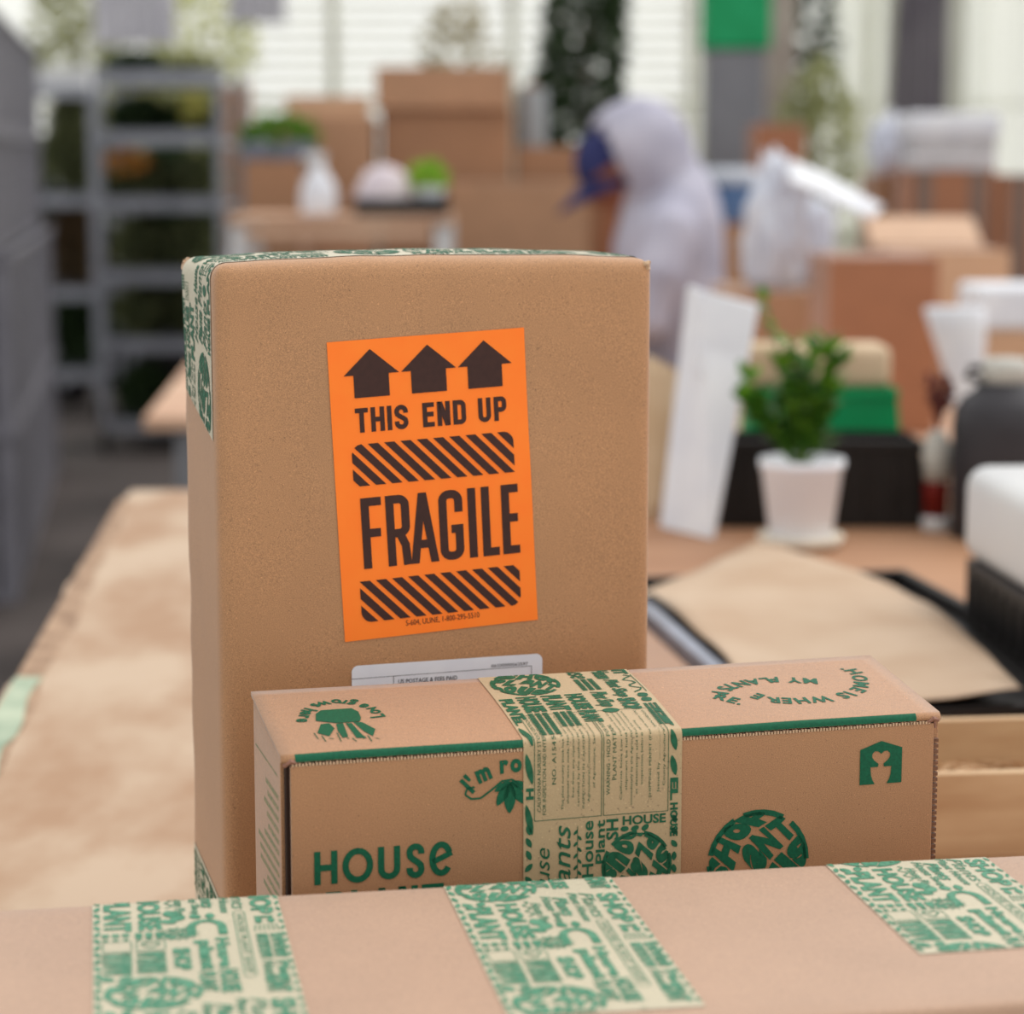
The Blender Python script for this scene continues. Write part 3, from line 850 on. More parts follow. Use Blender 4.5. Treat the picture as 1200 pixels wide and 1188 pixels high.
# prints on the front
fm = lambda eps: (lambda u, v: Vector((u, -eps, v)))
P = Print()
a = mf(368, 1040); b = mf(531, 990)
hz0 = mf(370, 1037)[1]; hz1 = hz0 + .0155
xh0, xh1 = mf(368, 1010)[0], mf(531, 1000)[0]
for t_, u0, u1 in [('H', 0, .165), ('O', .20, .42), ('U', .455, .615), ('S', .66, .79), ('e', .825, 1.0)]:
    o_ = .0004 if t_ in 'OSe' else 0
    P.block(t_, xh0 + (xh1 - xh0) * u0, hz0 - o_, (xh1 - xh0) * (u1 - u0), .0155 + 2 * o_, .0029)
hz2 = hz0 - .0192
for t_, u0, u1 in [('P', .08, .22), ('L', .26, .37), ('A', .40, .56), ('N', .60, .74), ('T', .77, .93)]:
    P.block(t_, xh0 + (xh1 - xh0) * u0, hz2, (xh1 - xh0) * (u1 - u0), .0155, .0029)
for t_, u0, u1 in [('S', .08, .22), ('H', .27, .43), ('O', .47, .69), ('P', .73, .88)]:
    P.block(t_, xh0 + (xh1 - xh0) * u0, hz2 - .0190, (xh1 - xh0) * (u1 - u0), .0155, .0029)
P.emit('lettering', fm(.00035), M_PRINT, mailer); P = Print()
# house badge with a heart plant knocked out
hx0, hy0 = mf(1007, 921); hx1, hy1 = mf(1056, 868)
hx1 = mf(1056, 916)[0]; hw = hx1 - hx0; hh = mf(1031, 868)[1] - mf(1031, 918)[1]
hb = mf(1031, 918)[1]
def H(u, v): return (hx0 + hw * u, hb + hh * v)
hl_ = [(0, 0), (.36, 0), (.30, .10), (.265, .22), (.25, .40), (.43, .40), (.44, .47), (.34, .55), (.285, .63), (.29, .71), (.35, .765), (.43, .76), (.5, .70), (.5, 1), (0, .82)]
P.poly([H(*q) for q in hl_]); P.poly([H(1 - u_, v_) for u_, v_ in reversed(hl_)])
P.emit('house_badge', fm(.00035), M_PRINT, mailer); P = Print()
lcx, lcy = mf(888, 1010)
P.disc_logo(lcx, lcy, (mf(944, 1000)[0] - mf(829, 1000)[0]) / 2, .95, 4)
P.emit('round_emblem', fm(.00035), M_PRINT, mailer); P = Print()
# I'm ro(oting) with a vine and leaves
pth = [mf(*q) for q in [(552, 930), (566, 915), (588, 905), (614, 902), (640, 903), (665, 912)]]
P.onpath("I'm rooted", pth, .0080, .05, True)
v_ = [mf(*q) for q in [(556, 922), (547, 924), (545, 931), (552, 936), (563, 935), (575, 926), (588, 915), (600, 913), (610, 920)]]
P.line(v_, .0009)
for ang, l in ((-150, 15), (-120, 22), (-92, 26), (-60, 22), (-25, 18)):
    c0 = mf(598, 915); r_ = l * .00030
    P.ell(c0[0] + math.cos(R(ang)) * r_, c0[1] + math.sin(R(ang)) * r_, r_ * .95, r_ * .36, R(ang), 16, True)
P.emit('vine_emblem', fm(.00035), M_PRINT, mailer)
# prints on the lid
P = Print()
p1 = [mt(*q) for q in [(984, 784), (996, 790), (1001, 798), (1000, 806), (988, 812), (965, 817), (930, 820), (905, 819), (886, 814)]]
P.onpath('.HOME IS WHERE', p1, .0074, .03)
p2 = [mt(*q) for q in [(958, 797), (935, 796), (905, 795), (870, 799), (845, 805), (835, 813), (842, 822), (868, 828)]]
P.onpath('MY PLANTS ARE.', p2, .0074, .03)
P.emit('lettering', lambda u, v: Vector((u, v, lid_z(u, v) + .0003)), M_PRINT, lid, frange(.01, MW, 30), frange(.01, MD, 8)); P = Print()
p3 = [mt(*q) for q in [(452, 842), (441, 831), (420, 824), (395, 821), (368, 825), (354, 833), (347, 847)]]
P.onpath('Love grows here', p3, .0070, .03)
P.emit('lettering', lambda u, v: Vector((u, v, lid_z(u, v) + .0003)), M_PRINT, lid, frange(.01, MW, 30), frange(.01, MD, 8)); P = Print()
def LT(*q): return [mt(*k) for k in q]
P.poly(LT((370, 846), (370, 838), (376, 834), (392, 833), (412, 832), (420, 836), (423, 843), (422, 847), (395, 849)))
for q in [((376, 850), (386, 849), (392, 855), (386, 864), (372, 860)), ((394, 850), (402, 849), (408, 864), (402, 866), (396, 858)),
          ((405, 849), (412, 849), (424, 862), (430, 866), (418, 866)), ((414, 848), (424, 848), (440, 856), (437, 864), (426, 858))]:
    P.poly(LT(*q))
for k in range(9):
    x = 368 + k * 9; P.line(LT((x, 860 + (k % 3) * 3), (x + 5, 867 + (k % 2) * 3)), .0005)
P.emit('pot_emblem', lambda u, v: Vector((u, v, lid_z(u, v) + .0003)), M_PRINT, lid, frange(.01, MW, 30), frange(.01, MD, 8))
# small print on the left side panel
P = Print()
rnd = random.Random(4)
for k in range(26):
    z = .155 - k * .0052
    wv = rnd.uniform(.4, .9)
    P.line([(.014, z), (.014 + .068 * wv, z)], .0024)
P.line([(.015, .165), (.078, .165)], .001)
P.emit('green_print', lambda u, v: Vector((.0001, u, v)), mat('side_ink', (86, 122, 92), .7, (176, 150, 118), 700), spn, [], [])

# tape: across the lid, over the fold and down the front
tx0 = mf(613, 874)[0]; tx1 = mf(799, 858)[0]
def mtape(eps):
    def f(u, v):     # u = distance along the tape from the back edge, v across
        x = tx0 + v * (tx1 - tx0) / .0762
        if u < MD + .0040:
            p = lid_pt(x, u); 
            if u < MD - .0022: return p + Vector((0, 0, eps))
            a = min(1, (u - (MD - .0022)) / .0035) * PI / 2
            return p + Vector((0, -eps * math.sin(a), eps * math.cos(a)))
        q = u - (MD + .004)
        p = lid_pt(x, MD + .004)
        return Vector((x, -.0002 - eps + .0 , p.z - q))
    return f
us = frange(0, MD - .0022, 12) + [MD - .0014, MD - .0006, MD + .0004, MD + .00126, MD + .004] + frange(MD + .01, MD + .150, 14)
mtp = grid_strip('packing_tape', mtape(.0004), us, frange(0, .0762, 12), M_TAPE, mailer)
cuts = [MD - .0022, MD - .0014, MD - .0006, MD + .0004, MD + .00126, MD + .004]
def su(px, py): return MD + .004 + (lid_pt(.1, MD + .004).z - mf(px, py)[1])      # tape length for a pixel on the front
P = Print()
top_of_panel = MD - .026; bot_of_panel = su(700, 956)
words(P, -.01, .0, top_of_panel - .001, .0762, 23, 3)
# narrow border columns beside the panel
for a_, b_ in ((.0012, .0042), (.0705, .0738)):
    u = top_of_panel
    rnd = random.Random(int(a_ * 1e5))
    while u < bot_of_panel:
        l_ = rnd.choice([.006, .012, .018])
        if rnd.random() < .65: P.fit(rnd.choice(['PLANT', 'HOUSE', 'SHOP', 'H', 'EL']), u, a_, u + l_ * .9, b_ + .0006, .05, 0, 2)
        else: P.ell(u + l_ / 2, (a_ + b_) / 2, l_ * .42, .0016, .2, 12, True)
        u += l_
# two framed notices
P.frame(top_of_panel, .0052, bot_of_panel, .0372, .0003); P.frame(top_of_panel, .0382, bot_of_panel, .0695, .0003)
n1 = [(.0065, 'CALIFORNIA NURSERY STOCK CERTIFICATE', .0017, .95), (.0090, 'FOR INSPECTION AND INTERSTATE SHIPMENT', .0017, .98), (.0135, 'NO. A1545.001', .0019, .5),
      (.0180, 'This plant nursery stock has been inspected by a', .0014, .95), (.0205, 'shipment were made. Has been found to be', .0014, .9),
      (.0230, 'free from any injurious plant pests and', .0014, .85), (.0255, 'certified by the authority of the STATE', .0014, .93),
      (.0280, 'INSPECTION IN CALIFORNIA. Issued by the', .0014, .95), (.0305, 'Agricultural Commissioner of the County', .0014, .9), (.0330, 'of Agriculture, Sacramento', .0014, .6),
      (.0395, 'WARNING - HOLD FOR INSPECTION', .0018, .85), (.0425, 'PLANT MATERIAL', .0018, .5), (.0460, 'California State Law requires that this', .0014, .9),
      (.0485, 'shipment be held for inspection', .0014, .82), (.0510, 'immediately by the Agricultural Commissioner', .0014, .95), (.0535, 'at destination and that the recipient', .0014, .86),
      (.0560, 'inspection before opening', .0014, .6), (.0600, 'SHIPPING PERMIT (For use within CA)', .0015, .9), (.0640, 'Issued by ________ SAN DIEGO', .0015, .85), (.0668, 'County Agricultural Commissioner', .0015, .8)]
Lp = bot_of_panel - top_of_panel - .003
for v, t_, h, frac in n1:     # reads from the front's bottom upwards: text advances towards -u
    l_ = Lp * frac; off = (Lp - l_) * (.5 if frac < .8 else .1)
    P.fit(t_, top_of_panel + .0015 + off, v, top_of_panel + .0015 + off + l_, v + h, 0, 2, 2)
# lettering under the notices
def band(t_, ua, ub, va, vb, **k): P.fit(t_, ua, va, ub, vb, **k)
B0 = bot_of_panel + .001
band('House', B0 + .012, B0 + .046, .0055, .0125, bold=.0, rot=2, shear=.3)
band('Plants', B0 + .002, B0 + .042, .0140, .0225, bold=.005, rot=2, shear=.3)
for k in range(12):
    P.ell(B0 + .006 + k * .0028, .0258 + (.0009 if k % 2 else -.0009), .0015, .0007, .7 if k % 2 else -.7, 8)
P.line([(B0 + .003, .0258), (B0 + .04, .0258)], .0003)
band('House', B0 + .001, B0 + .028, .0280, .0335, bold=.02, rot=2)
band('Plant', B0 + .001, B0 + .022, .0345, .0390, bold=.02, rot=2)
band('SH', B0 + .001, B0 + .011, .0395, .0455, bold=.03, rot=2)
band('HOUSE', B0 + .0, B0 + .0045, .0475, .0685, bold=.03, rot=1)
P.disc_logo(B0 + .0245, .0545, .0165, -.6, 4)
for k, v in enumerate((.0485, .0535, .0585)): P.ell(B0 + .0062, v, .0013, .002, .3 * k)
rnd = random.Random(5)
u = B0
while u < B0 + .05:
    P.ell(u + .003, .0025, .0026, .0013, rnd.uniform(-.8, .8), 12, True); P.ell(u + .003, .0727, .0022, .0013, rnd.uniform(-.8, .8), 12, True); u += .006
P.emit('tape_print', mtape(.0007), M_PRINT2, mtp, cuts + frange(.01, MD - .01, 9), frange(.005, .0762, 10), (.0005, .0004, MD + .150, .0758))

# ============================================================ FOREGROUND BOX
YF = R(10.2); FW, FD, FH = .62, .183, 1.105 - TABLE_Z
fw = Vector((math.cos(YF), math.sin(YF), 0)); fn = Vector((-math.sin(YF), math.cos(YF), 0))
fb = Vector((-.2183, .9651, TABLE_Z)) - fw * .075 - fn * FD
fg = thing('shipping_box', 'long low brown box in the foreground with three strips of patterned tape', 'box', fb, YF)
def fg_bend(p):
    p = p.copy(); p.z += (noise.noise(Vector((p.x * 6, p.y * 9, 5))) * .0007) if p.z > FH * .8 else 0
    return p
FB = Board(FW, FD, FH, .0035, fg_bend)
FB.mesh('box_body', K_FG, fg, 50, 16, 8)
def flocal(px, py): P_ = atz(px, py, 1.105); return ((P_ - fb) @ fw, (P_ - fb) @ fn)
for seed, (ax_, bx_), end, sh in ((31, ((108, 1060), (325, 1050)), .0, 12), (37, ((520, 1040), (717, 1030)), .016, 50), (41, ((968, 1015), (1160, 1003)), .057, 30)):
    x0 = flocal(*ax_)[0]; x1 = flocal(*bx_)[0]
    if seed == 41: x1 = x0 + .0762
    def fmap(eps, x0=x0, x1=x1):
        def f(a, v):      # a runs from the far side of the box over its top towards the viewer
            x = x0 + v / .0762 * (x1 - x0)
            if a < .03: return FB.pt((x, FD, FH - (.03 - a)), eps)
            y = FD - (a - .03)
            if y >= 0: return FB.pt((x, y, FH), eps)
            return FB.pt((x, 0, FH + y), eps)
        return f
    tot = .03 + FD - end + (.03 if not end else 0)
    us = [0, .0262, .0275, .029, .03, .0315, .033, .0345] + frange(.04, .03 + FD - max(end, .006), 18)
    if not end: us += [.03 + FD + q for q in (-.004, -.0025, -.0012, 0, .0012, .0025, .004, .03)]
    tp = grid_strip('packing_tape', fmap(.0004), us, frange(0, .0762, 8), M_TAPE2, fg)
    P = Print(); woven_print(P, sh, tot)
    P.emit('tape_print', fmap(.0007), M_PRINT3, tp, us[1:-1], [], (.0005, .0003, tot - .001, .0759))

# ============================================================ THINGS ON THE TABLE
# --- wooden tray with excelsior
def wooden_tray():
    t = thing('wooden_crate', 'shallow pale wooden crate filled with shredded wood packing', 'crate', (.222, 1.435, TABLE_Z), R(6))
    W, D, H_ = .32, .15, .058
    box('front_board', (0, W, 0, .009, .003, H_), M_WOOD, t, .001)
    box('back_board', (0, W, D - .009, D, .003, H_ + .0), M_WOOD, t, .001)
    for x in (0, W - .009): box('end_board', (x, x + .009, .009, D - .009, .003, H_), M_WOOD, t, .001)
    box('base_board', (.001, W - .001, .001, D - .001, 0, .004), M_WOOD, t, .0005)
    bm = bmesh.new(); rnd = random.Random(3)
    for k in range(620):
        c = Vector((rnd.uniform(.02, W - .02), rnd.uniform(.02, D - .02), rnd.uniform(.006, .034)))
        r = rnd.uniform(.006, .018); a0 = rnd.uniform(0, 6); ln_ = rnd.uniform(1.5, 4.5); tl = Vector((rnd.uniform(-.5, .5), rnd.uniform(-.5, .5), 1)).normalized()
        e1 = tl.cross(Vector((1, 0, 0))).normalized(); e2 = tl.cross(e1)
        pts_ = []
        for q in range(7):
            an = a0 + ln_ * q / 6; p = c + (e1 * math.cos(an) + e2 * math.sin(an)) * r
            p.x = min(max(p.x, .012), W - .012); p.y = min(max(p.y, .012), D - .012); p.z = max(.006, min(p.z, H_ + .002)); pts_.append(p)
        tube(bm, pts_, .0008, 3)
    obj('wood_shavings', bm, M_EXC, t)['kind'] = 'stuff'
wooden_tray()

# --- black tray with kraft paper
def paper_tray():
    o0 = Vector((.205, 1.765, TABLE_Z)); yaw = R(9)
    t = thing('black_tray', 'flat black plastic tray with raised rim lying under a sheet of brown paper', 'tray', o0, yaw)
    W, D = .304, .61
    bm = bmesh.new(); bx(bm, 0, W, 0, D, 0, .006, .001); obj('tray_base', bm, M_BLACK, t)
    for dims in ((0, W, 0, .010, .006, .020), (0, W, D - .010, D, .006, .020), (0, .010, .010, D - .010, .006, .020), (W - .010, W, .010, D - .010, .006, .020)):
        box('rim', dims, M_BLACK, t, .002)
    for dims in ((-.014, -.0005, 0, D, .0, .023),): 
        o = box('edge_rail', dims, M_SILVER, t, .001); o['label'] = 'silver metal edge rail'
    # paper: outline from the photograph, laid on the tray, softly buckled
    ps = [(742, 706), (765, 692), (820, 672), (885, 641), (925, 650), (965, 664), (1010, 676), (1046, 690), (1085, 708), (1123, 740), (1160, 780), (1196, 822), (1120, 823), (1040, 823), (950, 826), (890, 826), (852, 776), (820, 750), (790, 722), (765, 702)]
    zt = TABLE_Z + .024
    outl = [atz(px, py, zt) for px, py in ps]
    bm = bmesh.new()
    vs_ = [bm.verts.new((p.x, p.y, 0)) for p in outl]
    bm.faces.new(vs_)
    for k in range(1, 30):
        y = 1.7 + k * .03
        bmesh.ops.bisect_plane(bm, geom=bm.verts[:] + bm.edges[:] + bm.faces[:], dist=1e-6, plane_co=(0, y, 0), plane_no=(0, 1, 0))
    for k in range(1, 30):
        bmesh.ops.bisect_plane(bm, geom=bm.verts[:] + bm.edges[:] + bm.faces[:], dist=1e-6, plane_co=(.0 + k * .02, 0, 0), plane_no=(1, .1, 0))
    bmesh.ops.triangulate(bm, faces=bm.faces[:])
    for v in bm.verts:
        n_ = noise.noise(Vector((v.co.x * 6, v.co.y * 3.5, 2)))
        v.co.z = zt + .004 + .007 * n_ + .004 * noise.noise(Vector((v.co.x * 14, v.co.y * 9, 9)))
    o = obj('paper_sheet', bm, M_PAPER, None, True)
    so = o.modifiers.new('th', 'SOLIDIFY'); so.thickness = .0008; so.offset = 0
    tag(o, 'large creased sheet of brown kraft paper lying across the black tray', 'paper')
    # brown cardboard sheet to the left of the tray
    b = thing('cardboard_sheet', 'brown corrugated cardboard sheet lying left of the black tray behind the tall box', 'cardboard', Vector((-.105, 1.80, TABLE_Z)), yaw)
    box('board', (0, .276, 0, .46, 0, .016), K_BG[1], b, .001)
paper_tray()

# --- label printer on the right
def printer():
    c = atz(1125, 742, TABLE_Z); c = Vector((.4272, 2.2, TABLE_Z))
    yaw = R(4)
    t = thing('label_printer', 'desktop printer with rounded white cover and black vented base at the right edge', 'printer', c, yaw)
    W, D = .36, .46    # x to the right, y towards the viewer is negative
    h1, h2 = .068, .158
    bm = bmesh.new(); bx(bm, .004, W, -D, 0, .006, h1, .004); obj('base_housing', bm, M_BLACK, t)
    # vent ribs along the left side
    for k in range(13):
        y = -.03 - k * .033
        box('vent_rib', (.0005, .006, y - .010, y, .014, h1 - .012), M_BLACK, t, .001)
    for x in (.03, W - .03):
        for y in (-.03, -D + .03):
            bm = bmesh.new(); lathe(bm, [(.010, 0), (.010, .007)], x, y, 12); obj('foot', bm, M_BLACK, t)
    bm = bmesh.new(); bx(bm, 0, W + .004, -D - .004, .004, h1, h2, .020, None, 5); cv = obj('cover', bm, M_WHITE, t, False)
    for p in cv.data.polygons: p.use_smooth = True
    box('seam', (-.0006, .002, -D + .02, -.02, h1 + .0005, h1 + .003), M_DARKGREY, t, .0003)
printer()

# --- potted plant
def leaf_mesh(name, L, W, m, cup=.15, droop=.2, n=6):
    bm = bmesh.new(); rows = []
    for k in range(n + 1):
        u = k / n; w = W / 2 * (math.sin(PI * u ** .8) ** .8 if 0 < u < 1 else 0.02)
        y = L * u; z = -droop * L * u * u
        rows.append([bm.verts.new((-w, y, z + cup * w)), bm.verts.new((0, y, z)), bm.verts.new((w, y, z + cup * w))])
    for a, b in zip(rows, rows[1:]):
        bm.faces.new((a[0], a[1], b[1], b[0])); bm.faces.new((a[1], a[2], b[2], b[1]))
    me = bpy.data.meshes.new(name); bm.to_mesh(me); bm.free(); me.materials.append(m)
    for p in me.polygons: p.use_smooth = True
    return me
def orient(d, up=Vector((0, 0, 1))):
    d = d.normalized(); x = d.cross(up)
    if x.length < .05: x = Vector((1, 0, 0))
    x.normalize(); z = x.cross(d); m = Matrix((x, d, z)).transposed(); return m.to_4x4()
def pot_mesh(bm, r0, r1, h, rim=.004):
    lathe(bm, [(r0 * .9, 0), (r0, .003), (r1 * .97, h - .012), (r1 * 1.02, h - .010), (r1 * 1.03, h), (r1 * .93, h), (r1 * .88, h - .012), (r1 * .6, h - .014)], 0, 0, 32)
def potted_plant():
    base = atz(938, 640, TABLE_Z)
    Yp = base.y
    t = thing('potted_plant', 'leafy green plant in a white pot on a cream saucer beside the leaning white board', 'plant', (base.x, Yp, TABLE_Z))
    bm = bmesh.new(); lathe(bm, [(.030, 0), (.047, .004), (.050, .014), (.046, .015), (.036, .008), (.01, .008)], 0, 0, 28); obj('saucer', bm, M_SAUCER, t, True)
    bm = bmesh.new(); pot_mesh(bm, .036, .048, .094)
    for v in bm.verts: v.co.z += .0085
    obj('pot', bm, M_POT, t, True)
    bm = bmesh.new(); lathe(bm, [(.0, .085), (.042, .088), (.042, .092), (.0, .096)], 0, 0, 20); obj('soil', bm, M_SOIL, t)
    rnd = random.Random(17)
    lA = leaf_mesh('leaf', .036, .019, M_LEAF); lB = leaf_mesh('leaf', .032, .018, M_LEAF_B); lC = leaf_mesh('leaf', .030, .017, mat('leaf_mid', (66, 118, 38), .45, (46, 94, 30), 40, trans=.2))
    def P_(px, py, dy=0):
        p = at(px, py, Yp + dy); return p - Vector((base.x, Yp, TABLE_Z))
    stems = [[(935, 556), (926, 480), (915, 420), (896, 352)], [(938, 556), (940, 480), (952, 425), (966, 400)], [(945, 556), (955, 500), (972, 440), (984, 425)],
             [(930, 556), (915, 520), (888, 488), (864, 466)], [(932, 556), (910, 512), (892, 480), (878, 448)], [(940, 556), (930, 490), (920, 450), (914, 420)],
             [(942, 556), (950, 510), (948, 460), (944, 428)], [(936, 556), (918, 530), (900, 505), (886, 492)], [(944, 556), (958, 528), (968, 492), (975, 460)],
             [(940, 556), (936, 520), (930, 490), (926, 465)], [(942, 556), (954, 495), (966, 455), (974, 412)], [(938, 556), (938, 500), (934, 450), (928, 408)],
             [(938, 556), (946, 520), (955, 490), (960, 470)], [(934, 556), (924, 520), (914, 490), (905, 462)]]
    for si, st in enumerate(stems):
        dy = rnd.uniform(-.03, .03)
        pts_ = [P_(x, y, dy * k / 3) for k, (x, y) in enumerate(st)]
        pts_[0].z = .088; pts_[0].x *= .5
        # refine
        fine = []
        for a, b in zip(pts_, pts_[1:]):
            for q in range(4): fine.append(a.lerp(b, q / 4))
        fine.append(pts_[-1])
        bm = bmesh.new(); tube(bm, fine, [.0022 - .0012 * k / len(fine) for k in range(len(fine))], 6); s_ = obj('stem', bm, M_STEM, t, True)
        n_ = len(fine)
        for k in range(3, n_):
            for sgn in (-1, 1):
                d = (fine[k] - fine[k - 1]).normalized()
                az = rnd.uniform(0, 2 * PI)
                sd = Vector((math.cos(az), math.sin(az) * .8, rnd.uniform(.0, .5)))
                dirv = (sd * .9 + d * .7).normalized()
                lo_ = bpy.data.objects.new('leaf', rnd.choice([lA, lA, lB, lC, lC])); COL.objects.link(lo_); lo_.parent = s_
                sc = (.95 if si else .75) * rnd.uniform(.7, 1.15)
                lo_.matrix_local = Matrix.Translation(fine[k]) @ orient(dirv) @ Matrix.Scale(sc, 4)
potted_plant()

# --- black crate, green bin, tan pad
def near_rear():
    zc = TABLE_Z
    a = atz(842, 618, zc); b = atz(1090, 618, zc)
    W = b.x - a.x; H_ = .107
    t = thing('black_crate', 'black plastic crate standing behind the white plant pot', 'crate', (a.x, a.y, zc))
    bm = bmesh.new()
    D = .105
    def tap(bm, x0, x1, y0, y1, z0, z1, s):
        v_ = bx(bm, x0, x1, y0, y1, z0, z1, .002)
        for v in v_:
            v.co.x = W / 2 + (v.co.x - W / 2) * (1 - s * v.co.z / H_)
    for dims in ((0, W, 0, .004, 0, H_), (0, W, D - .004, D, 0, H_), (0, .004, .004, D - .004, 0, H_), (W - .004, W, .004, D - .004, 0, H_)):
        bm = bmesh.new(); tap(bm, *dims, .11); obj('crate_wall', bm, M_BLACK, t)
    box('crate_base', (.004, W - .004, .004, D - .004, 0, .004), M_BLACK, t)
    bm = bmesh.new(); tap(bm, -.004, W + .004, -.004, .0, H_ - .014, H_, .11); obj('rim', bm, M_BLACK, t)
    for k in range(6):
        x = .03 + k * .037
        box('rib', (x, x + .003, -.003, 0, .006, H_ - .02), M_BLACK, t, .0005)
    # green bin behind
    Yg = a.y + .12
    x0, x1 = at(866, 500, Yg).x, at(1066, 500, Yg).x; zt = at(900, 455, Yg).z - zc
    Wg = x1 - x0
    g = thing('green_bin', 'green plastic bin with sloping sides standing behind the black crate', 'bin', (x0, Yg, zc))
    Dg = .10
    for dims in ((0, Wg, 0, .004, 0, zt), (0, Wg, Dg - .004, Dg, 0, zt), (0, .004, .004, Dg - .004, 0, zt), (Wg - .004, Wg, .004, Dg - .004, 0, zt)):
        bm = bmesh.new(); v_ = bx(bm, *dims, .0015)
        for v in v_: v.co.x = Wg / 2 + (v.co.x - Wg / 2) * (1 - .16 * v.co.z / zt)
        obj('bin_wall', bm, M_GREENBIN, g)
    box('bin_base', (.004, Wg - .004, .004, Dg - .004, 0, .004), M_GREENBIN, g)
    bm = bmesh.new(); bx(bm, Wg * .07, Wg * .93, -.005, .001, zt - .012, zt, .001); obj('rim', bm, M_GREENBIN, g)
    # tan block resting on the bin
    bm = bmesh.new(); x2 = at(872, 430, Yg).x; x3 = at(1046, 430, Yg).x; z3 = at(950, 406, Yg).z
    bx(bm, x2, x3, Yg + .004, Yg + .096, zc + zt, z3, .012, None, 4)
    o = obj('cardboard_pad', bm, M_TAN); 
    for p in o.data.polygons: p.use_smooth = True
    tag(o, 'thick tan padded block with rounded corners resting on the green bin', 'padding')
    # leaning white board: folded foam profile
    def pb(px, py, Y): return at(px, py, Y)
    Yb = 2.70
    base_l, base_r = atz(790, 622, zc), atz(833, 632, zc)
    Ytop = 2.83
    tl, tr = at(822, 340, Ytop), at(886, 356, Ytop)
    ml, mr = at(812, 440, Ytop - .02), at(868, 450, Ytop - .02)
    L = thing('foam_board', 'long white folded foam board leaning against the black crate left of the plant', 'board', base_l)
    def sheet(name, a, b, c, d, th, m=M_WHITE2):
        bm = bmesh.new(); n_ = (b - a).cross(d - a).normalized() * th
        q = [bm.verts.new(p - base_l) for p in (a, b, c, d)]; w_ = [bm.verts.new(p + n_ - base_l) for p in (a, b, c, d)]
        bm.faces.new(q[::-1]); bm.faces.new(w_)
        for k in range(4): bm.faces.new((q[k], q[(k + 1) % 4], w_[(k + 1) % 4], w_[k]))
        bmesh.ops.bevel(bm, geom=bm.edges[:], offset=.0015, segments=1, affect='EDGES')
        return obj(name, bm, m, L)
    base_l.z = zc; base_r.z = zc
    sheet('front_face', base_l, base_r, tr, tl, -.006)
    dl = Vector((-.014, .045, .004))
    sheet('side_face', base_l + Vector((-.016, .03, 0)), base_l, tl, tl + dl, -.006)
    sheet('inner_fold', ml + Vector((.002, -.009, 0)), mr + Vector((.0, -.009, 0)), tr + Vector((-.002, -.010, 0)), tl + Vector((.004, -.010, 0)), -.003)
    # beige paper bag to the left
    bgY = 2.92
    xb0, xb1 = at(744, 600, bgY).x, at(806, 600, bgY).x
    bag = thing('paper_bag', 'crumpled beige paper bag between the tall box and the leaning white board', 'bag', ((xb0 + xb1) / 2, bgY, zc))
    bm = bmesh.new(); hB = at(780, 425, bgY).z - zc; wB = (xb1 - xb0) / 2
    prof = [(wB * .8, 0), (wB, .02), (wB * 1.05, hB * .45), (wB * .95, hB * .7), (wB * .8, hB * .92), (wB * .72, hB), (wB * .68, hB), (wB * .75, hB * .85)]
    lathe(bm, prof, 0, 0, 28)
    for v in bm.verts:
        v.co.y *= .7; n_ = noise.noise(v.co * 28); v.co.x += n_ * .008; v.co.y += n_ * .006
        if v.co.z > hB * .5: v.co.z += v.co.x * -.5
    obj('bag_body', bm, M_TAN, bag, False)
    # salad leaves peeping from the bag
    # dark bottle
    bo = atz(1172, 628, zc)
    b2 = thing('bottle', 'matte dark grey insulated bottle with a pale screw cap and strap behind the printer', 'bottle', bo)
    bm = bmesh.new(); R0 = .060
    hz = lambda py: at(1170, py, bo.y).z - zc
    lathe(bm, [(R0 * .95, 0), (R0, .004), (R0, hz(500)), (R0 * .97, hz(480)), (R0 * .82, hz(466)), (R0 * .58, hz(456)), (R0 * .5, hz(448))], 0, 0, 36); obj('bottle_body', bm, M_DARKGREY, b2, True)
    bm = bmesh.new(); lathe(bm, [(R0 * .40, hz(449)), (R0 * .46, hz(447)), (R0 * .48, hz(436)), (R0 * .48, hz(428)), (R0 * .4, hz(420))], 0, 0, 28); obj('cap', bm, M_CAP, b2, True)
    bm = bmesh.new(); tube(bm, [(-R0 * .5, 0, hz(446)), (-R0 * .78, 0, hz(440)), (-R0 * .7, 0, hz(432)), (-R0 * .3, -.004, hz(428)), (R0 * .3, -.004, hz(424))], .0045, 8); obj('carry_strap', bm, M_BLACK, b2, True)
    # small jar of dried stems
    jo = atz(1096, 621, zc)
    j = thing('small_bottle', 'small white and dark red bottle holding dried stems, beside the dark grey bottle', 'bottle', jo)
    hz = lambda py: at(1096, py, jo.y).z - zc
    bm = bmesh.new(); lathe(bm, [(.016, 0), (.017, .003), (.017, hz(606)), (.0155, hz(604))], 0, 0, 24); obj('base_band', bm, M_WHITE, j, True)
    bm = bmesh.new(); lathe(bm, [(.0155, hz(605)), (.0158, hz(566)), (.0150, hz(562))], 0, 0, 24); obj('red_band', bm, M_RED, j, True)
    bm = bmesh.new(); lathe(bm, [(.0155, hz(563)), (.017, hz(545)), (.017, hz(520)), (.010, hz(510)), (.010, hz(505))], 0, 0, 24); obj('upper_body', bm, M_CAP, j, True)
    rnd = random.Random(8)
    for k in range(9):
        tip = Vector((rnd.uniform(-.02, .02), rnd.uniform(-.015, .015), hz(rnd.uniform(435, 470))))
        bm = bmesh.new(); tube(bm, [(0, 0, hz(508)), tip * .5 + Vector((0, 0, hz(500) * .5)), tip], .001, 4)
        for q in range(7):
            c_ = Vector((0, 0, hz(505))).lerp(tip, .45 + q * .09); bmesh.ops.create_icosphere(bm, subdivisions=1, radius=.0045, matrix=Matrix.Translation(c_ + Vector((rnd.uniform(-.004, .004), 0, 0))))
        obj('dried_stem', bm, M_DRY, j)
